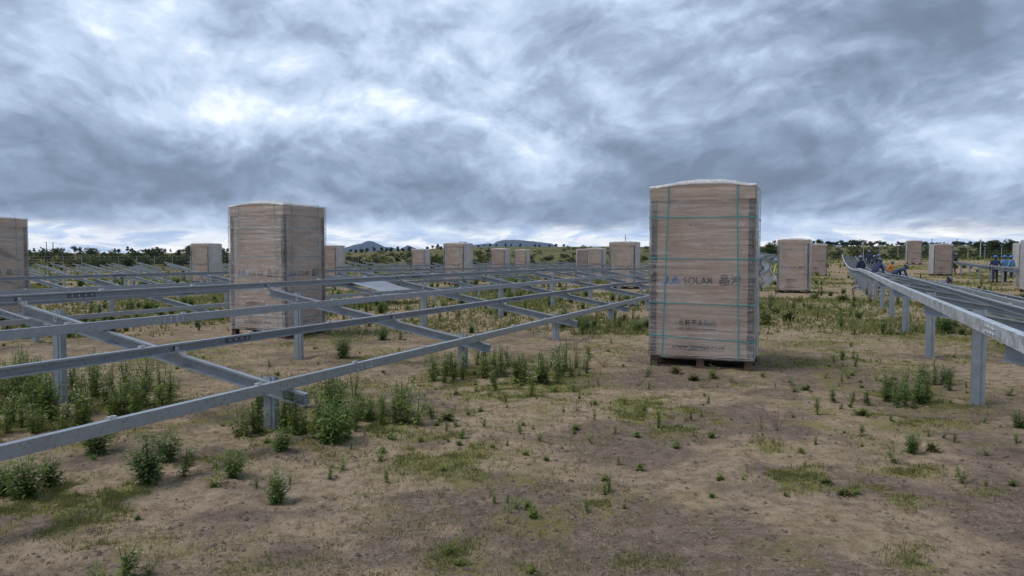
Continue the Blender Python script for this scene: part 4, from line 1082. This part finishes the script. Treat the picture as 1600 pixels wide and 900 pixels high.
# ------------------------------------------------------------------ people
M_NAVY = simple('navy_overall', (.022, .035, .085), .85, .25, 9)
M_BLUE = simple('light_blue_shirt', (.11, .24, .42), .85, .2, 9)
M_BLACK = simple('black_cloth', (.016, .016, .02), .85, .2, 9)
M_SLATE = simple('slate_overall', (.11, .13, .22), .85, .2, 9)
M_ORANGE = simple('orange_vest', (.50, .17, .04), .8, .15, 9)
M_HIVIS = simple('hivis_yellow', (.50, .62, .06), .7, .1, 9)
M_SKIN = simple('skin', (.085, .045, .028), .55, .15, 12)
M_HELMET = simple('blue_helmet', (.03, .15, .45), .3, .05)
M_HELMET_G = simple('grey_blue_helmet', (.14, .19, .30), .35, .05)
M_BOOT = simple('boot', (.03, .025, .022), .6, .2)
def pose_points(pose, rr):
    """joint places for a figure 1.74 m tall facing -y; returns joints"""
    J = {}
    lean = {'stand': R(3), 'bend': R(72), 'stoop': R(42), 'crouch': R(35), 'kneel': R(80), 'lean': R(16)}[pose]
    hip = .93; back = 0.
    if pose == 'bend': back = .22; hip = .90
    if pose in ('crouch', 'kneel'): hip = .46; back = .10 if pose == 'crouch' else .25
    J['pelvis'] = Vector((0, back, hip))
    s = Vector((0, -math.sin(lean), math.cos(lean)))
    J['waist'] = J['pelvis'] + s * .14; J['chest'] = J['pelvis'] + s * .36; J['neck'] = J['pelvis'] + s * .53
    h = Vector((0, -math.sin(lean * .75), math.cos(lean * .75)))
    J['headb'] = J['neck'] + h * .09; J['head'] = J['neck'] + h * .19
    for sd, n in ((-1, 'l'), (1, 'r')):
        J['sh' + n] = J['chest'] + s * .12 + Vector((sd * .19, 0, 0))
        J['hip' + n] = J['pelvis'] + Vector((sd * .09, 0, -.05))
        if pose in ('crouch', 'kneel'):
            J['kn' + n] = Vector((sd * .16, back - .40, .50)); J['an' + n] = Vector((sd * .14, back - .08, .09))
        else:
            st = .05 * sd if pose != 'bend' else 0
            J['kn' + n] = Vector((sd * .105, -.02 + st + back * .45, .50)); J['an' + n] = Vector((sd * .12, st * 1.6 + .02 + back * .4, .09))
        J['to' + n] = J['an' + n] + Vector((sd * .03, -.17, -.045))
        if pose in ('stand', 'lean'):
            J['el' + n] = J['sh' + n] + Vector((sd * .10, .03, -.28)); J['wr' + n] = J['el' + n] + Vector((-sd * .02, -.14, -.21))
        else:
            J['el' + n] = J['sh' + n] + Vector((sd * .06, -.06, -.29)); J['wr' + n] = J['el' + n] + Vector((-sd * .05, -.13, -.22))
    return J
def person(px, Y, pose, face, top, legs, helmet, label, vest=None, bands=False, X=None, k=1.0, dz=0.):
    J = pose_points(pose, random)
    seq = [('pelvis', None, .125), ('waist', 'pelvis', .125), ('chest', 'waist', .150), ('neck', 'chest', .062), ('headb', 'neck', .068), ('head', 'headb', .092)]
    for n in 'lr':
        seq += [('sh' + n, 'chest', .078), ('el' + n, 'sh' + n, .056), ('wr' + n, 'el' + n, .040), ('hip' + n, 'pelvis', .102), ('kn' + n, 'hip' + n, .074), ('an' + n, 'kn' + n, .060), ('to' + n, 'an' + n, .048)]
    idx = {s[0]: i for i, s in enumerate(seq)}
    me = bpy.data.meshes.new('skel'); me.from_pydata([J[s[0]] for s in seq], [(idx[s[0]], idx[s[1]]) for s in seq if s[1]], [])
    o = bpy.data.objects.new('skel', me); COL.objects.link(o)
    md = o.modifiers.new('skin', 'SKIN'); md.use_smooth_shade = True
    for i, s in enumerate(seq):
        sv = me.skin_vertices[0].data[i]; r = s[2]
        sv.radius = (r * (1.18 if s[0] in ('chest', 'waist', 'pelvis') else 1), r * (.82 if s[0] in ('chest', 'waist', 'pelvis') else 1)); sv.use_root = i == 0
    sb = o.modifiers.new('sub', 'SUBSURF'); sb.levels = sb.render_levels = 2
    dg = bpy.context.evaluated_depsgraph_get(); body = bpy.data.meshes.new_from_object(o.evaluated_get(dg)); bpy.data.objects.remove(o)
    bm = bmesh.new(); bm.from_mesh(body)
    # hands: a palm and five bent fingers each; nose, ears
    def add(tmp):
        for q in tmp: bmesh.ops.create_cube(bm, size=1, matrix=q)
    for n, sd in (('l', -1), ('r', 1)):
        d = (J['wr' + n] - J['el' + n]).normalized(); q = d.to_track_quat('Z', 'X').to_matrix().to_4x4()
        b = Matrix.Translation(J['wr' + n]) @ q
        parts = [b @ Matrix.Translation((0, 0, .045)) @ Matrix.Diagonal((.075, .03, .10, 1))]
        for i, l in enumerate((.062, .074, .068, .052)):
            parts.append(b @ Matrix.Translation((-.028 + .019 * i, 0, .092 + l * .28)) @ Matrix.Diagonal((.015, .016, l * .6, 1)))
            parts.append(b @ Matrix.Translation((-.028 + .019 * i, .012, .092 + l * .75)) @ Matrix.Rotation(.5, 4, 'X') @ Matrix.Diagonal((.014, .015, l * .55, 1)))
        parts.append(b @ Matrix.Translation((.048 * sd, .008, .05)) @ Matrix.Rotation(.6 * sd, 4, 'Y') @ Matrix.Diagonal((.017, .018, .06, 1)))
        add(parts)
    hd = (J['head'] - J['neck']).normalized(); hq = hd.to_track_quat('Z', 'Y')
    hm = Matrix.Translation(J['head']) @ Matrix.Rotation(-math.atan2(-hd.y, hd.z) * -1, 4, 'X')
    add([hm @ Matrix.Translation((0, -.098, -.005)) @ Matrix.Diagonal((.024, .03, .04, 1)), hm @ Matrix.Translation((-.092, 0, 0)) @ Matrix.Diagonal((.015, .035, .055, 1)), hm @ Matrix.Translation((.092, 0, 0)) @ Matrix.Diagonal((.015, .035, .055, 1)), hm @ Matrix.Translation((0, -.088, -.05)) @ Matrix.Diagonal((.04, .012, .009, 1))])
    mats = [top, legs, M_SKIN, M_BOOT, M_HIVIS, vest or top]
    for fc in bm.faces:
        c = fc.calc_center_median(); mi = 0
        pv = J['pelvis']; s_ = (J['chest'] - pv).normalized()
        along = (c - pv).dot(s_)
        dh = min((c - J['wrl']).dot((J['wrl'] - J['ell']).normalized()) if (c - J['wrl']).length < .22 else -1, 9); dr = (c - J['wrr']).dot((J['wrr'] - J['elr']).normalized()) if (c - J['wrr']).length < .22 else -1
        if (c - J['head']).length < .155: mi = 2
        elif dh > -.005 or dr > -.005: mi = 2
        elif min((c - J['kn' + n]).length for n in 'lr') < .60 and (c.z < .13): mi = 3
        elif along < .02 and min((c - J[q]).length for q in ('ell', 'elr', 'wrl', 'wrr')) > .16: mi = 1
        elif vest and .04 < along < .50 and abs(c.x) < .22: mi = 5
        if bands and mi == 1 and .16 < c.z < .30: mi = 4
        if bands and mi == 0 and min((c - (J['el' + n] * .5 + J['wr' + n] * .5)).length for n in 'lr') < .075: mi = 4
        fc.material_index = mi; fc.smooth = True
    body.materials.clear()
    for m in mats: body.materials.append(m)
    bm.to_mesh(body); bm.free()
    x, y = at(px, Y) if X is None else (X, Y)
    root = ob('person', None, None, (x, y, gz(x, y) + dz), (0, 0, face), (k, k, k)); root.empty_display_size = .3
    body.name = 'body'; ob('body', body, root)
    mb = MB(); n = 14; rings = []
    for i in range(6):
        a = i / 5 * math.pi / 2; rings.append((.118 * math.cos(a), .128 * math.cos(a), .005 + .125 * math.sin(a)))
    rings = [(.138, .165, .0), (.138, .165, .007)] + rings[:-1] + [(.01, .01, .13)]
    vs = [hm @ Vector((rx * math.cos(6.283 * j / n), ry * math.sin(6.283 * j / n) - (.012 if i < 2 else 0), z + .02)) for i, (rx, ry, z) in enumerate(rings) for j in range(n)]
    mb.add(vs, [(i * n + j, i * n + (j + 1) % n, (i + 1) * n + (j + 1) % n, (i + 1) * n + j) for i in range(len(rings) - 1) for j in range(n)])
    ob('helmet', mb.mesh('helmet', helmet, True), root)
    tag(root, label, 'person', 'workers on the site'); return root
person(1345, 42.5, 'stand', R(200), M_NAVY, M_NAVY, M_HELMET_G, 'worker in navy overalls standing upright inside the right rack, facing away')
person(1366, 39.0, 'stoop', R(120), M_NAVY, M_NAVY, M_HELMET_G, 'worker in navy stooping inside the right rack beside the upright one')
person(1357, 66.0, 'stand', R(150), M_NAVY, M_NAVY, M_HELMET_G, 'farthest standing worker in navy among the rails of the right rack', dz=.10)
person(1362.5, 63.0, 'stoop', R(60), M_NAVY, M_BLACK, M_HELMET_G, 'worker in dark clothes stooping next to the farthest standing worker')
person(1376, 60.0, 'stoop', R(240), M_NAVY, M_NAVY, M_HELMET_G, 'small dark figure bent low between the far rails of the right rack')
person(1388, 57.0, 'crouch', R(80), M_ORANGE, M_NAVY, M_HELMET_G, 'worker in an orange top bent over beyond the right rack', vest=M_ORANGE)
person(1403, 38.5, 'bend', R(95), M_NAVY, M_NAVY, M_HELMET_G, 'worker in navy bending over the low side of the right rack, helmet to the right')
person(1466, 31.0, 'kneel', R(85), M_SLATE, M_NAVY, M_SLATE, 'worker in slate blue bent double behind the rails, only the back showing')
person(1489.5, 61.5, 'lean', R(90), M_BLACK, M_BLACK, M_HELMET_G, 'worker in black half hidden behind the reddish pallet')
person(1555, 46.8, 'stand', R(160), M_NAVY, M_NAVY, M_HELMET, 'standing worker in navy with blue helmet, left one of the three', bands=False)
person(1570, 47.6, 'stand', R(185), M_BLUE, M_BLACK, M_HELMET, 'standing worker in light blue shirt, middle one of the three', bands=False)
person(1580.5, 46.8, 'stand', R(205), M_BLUE, M_NAVY, M_HELMET, 'standing worker in light blue shirt with yellow ankle bands, right one of the three', bands=True)
person(1224, 42.0, 'stoop', R(-80), M_HIVIS, M_BLACK, M_HELMET_G, 'worker in a yellow vest half hidden behind the strapped pallet', vest=M_HIVIS)

# ------------------------------------------------------------------ poles, fence, plastic
M_POLE = simple('pole_wood', (.12, .10, .085), .8, .2)
M_CONC = simple('fence_post', (.34, .33, .31), .85, .15)
def pole(px, Y, top_py, r, label, mat=M_POLE, arm=True):
    x, y = at(px, Y); h = zt(top_py, Y) - gz(x, y); root = ob('utility_pole', None, None, (x, y, gz(x, y))); root.empty_display_size = .3
    mb = MB(); mb.cyl((0, 0, -.3), (0, 0, h), r, r * .75, 8); ob('pole_shaft', mb.mesh('pole_shaft', mat), root)
    if arm:
        mb = MB(); mb.box((-.35, -.04, h - .35), (.35, .04, h - .27)); 
        for q in (-.3, 0, .3): mb.cyl((q, 0, h - .27), (q, 0, h - .12), .03, n=6)
        ob('crossarm', mb.mesh('crossarm', mat), root)
    tag(root, label, 'pole', 'far poles')
pole(73.5, 210, 378, .13, 'dark utility pole on the far left, left one of the pair', arm=False); pole(84, 210, 378.5, .15, 'dark utility pole on the far left, right one of the pair', arm=False)
pole(977, 330, 367, .22, 'pale mast rising above the middle-distance pallet', M_CONC, False); pole(1348.5, 95, 377, .06, 'thin pale pole in front of the dark bush at right', M_CONC, False)
pole(1531, 100, 374, .09, 'pale pole on the slope left of the tall right tree', M_CONC, False); pole(1455, 320, 373, .12, 'thin far pole between the two pallets beyond the right rack', M_POLE); pole(1494, 320, 373, .13, 'thin far pole right of the reddish pallet', M_POLE); pole(1570, 300, 373, .13, 'thin far pole right of the tall tree at right', M_POLE)
M_WIRE = galv('fence_wire', (.3, .3, .3), .1)
def fence(px0, px1, Y0, Y1, n, label):
    a = Vector((*at(px0, Y0), 0)); b = Vector((*at(px1, Y1), 0)); root = ob('wire_fence', None, None, (a.x, a.y, gz(a.x, a.y))); root.empty_display_size = .3
    mb = MB(); mb.cyl((0, 0, -.2), (0, 0, 1.75), .055, .045, 6); pm = mb.mesh('post', M_CONC); P = []
    for i in range(n):
        q = a.lerp(b, i / (n - 1)); z = gz(q.x, q.y); P.append(Vector((q.x - a.x, q.y - a.y, z - root.location.z))); ob('post', pm, root, P[-1])
    for h in (.4, .8, 1.2, 1.6):
        mb = MB()
        for p, q in zip(P[:-1], P[1:]): mb.cyl(p + Vector((0, 0, h)), q + Vector((0, 0, h)), .006, n=4, cap=False)
        ob('wire', mb.mesh('wire', M_WIRE), root)
    tag(root, label, 'fence')
fence(40, 560, 112, 122, 20, 'wire fence on thin pale posts in front of the left scrub belt')
fence(1345, 1640, 98, 106, 12, 'wire fence on pale posts along the right slope')
M_SHEET = film_mat('white_sheet', .75, .98, (3, 3, 3), (.13, .133, .15))
def sheet(corners, sag, name, label, cat, mat, seed, n=26):
    vs = []; c = [Vector(q) for q in corners]
    for j in range(n):
        for i in range(n):
            u, w = i / (n - 1), j / (n - 1); p = (c[0].lerp(c[1], u)).lerp(c[3].lerp(c[2], u), w)
            p.z += sag * (float(fbm(u * 4 + seed, w * 4, seed, 3)) - .5) * 2 - abs(sag) * math.sin(math.pi * u) * .3 * math.sin(math.pi * w); vs.append(p)
    fs = [(j * n + i, j * n + i + 1, (j + 1) * n + i + 1, (j + 1) * n + i) for j in range(n - 1) for i in range(n - 1)]
    tag(ob(name, mesh_from(name, vs, fs, [mat], smooth=True)), label, cat)
def row2(t, p, z): P = U * t + V * (p + PITCH_ROW); return (P.x, P.y, gz(P.x, P.y) + z)
zr = lambda p: ZR1 + TILT * (p - RP[0]) + .015
sheet([row2(20.2, 3.9, .30), row2(22.2, 3.9, .28), row2(21.9, 5.75, zr(5.75) + .03), row2(19.9, 5.75, zr(5.75) + .03)], .035, 'plastic_sheet', 'white plastic sheet lying over the second rack back', 'plastic sheet', M_SHEET, 4)
def scrap(px, py, r, label, seed):
    x, y = spot(px, py); rr = random.Random(seed); bm = bmesh.new(); bmesh.ops.create_icosphere(bm, subdivisions=3, radius=1)
    for v in bm.verts:
        k = .6 + .8 * float(fbm(v.co.x * 2.5 + seed, v.co.y * 2.5 + v.co.z * 3, seed, 3)); v.co *= k; v.co = (v.co.x * r, v.co.y * r, max(-.02, v.co.z * r * .45 + r * .2))
    me = bpy.data.meshes.new('plastic_scrap'); bm.to_mesh(me); bm.free(); me.materials.append(M_SHEET)
    tag(ob('plastic_scrap', me, None, (x, y, gz(x, y))), label, 'plastic scrap', 'crumpled plastic on the ground')
scrap(986, 478, .22, 'crumpled white plastic just left of the nearest pallet', 1); scrap(1341, 452, .30, 'white plastic bag at the feet of the upright worker in the rack', 2); scrap(1395, 455, .12, 'small white scrap beside the posts of the right rack', 5)

# ------------------------------------------------------------------ air
def haze():
    mb = MB(); mb.box((-6500, -300, -12), (6500, 8200, 175)); me = mb.mesh('haze', [])
    m = bpy.data.materials.new('haze'); m.use_nodes = True; T = NT(m.node_tree); T.n.clear()
    out = T.new('ShaderNodeOutputMaterial'); v = T.new('ShaderNodeVolumePrincipled')
    v.inputs['Color'].default_value = (.47, .63, 1.0, 1); v.inputs['Density'].default_value = HAZE; v.inputs['Anisotropy'].default_value = .2
    T.l.new(v.outputs[0], out.inputs['Volume']); me.materials.append(m)
    tag(ob('haze', me), 'thin bluish air between the camera and the far hills', 'haze', kind='stuff')
HAZE = 6.0e-5
haze()
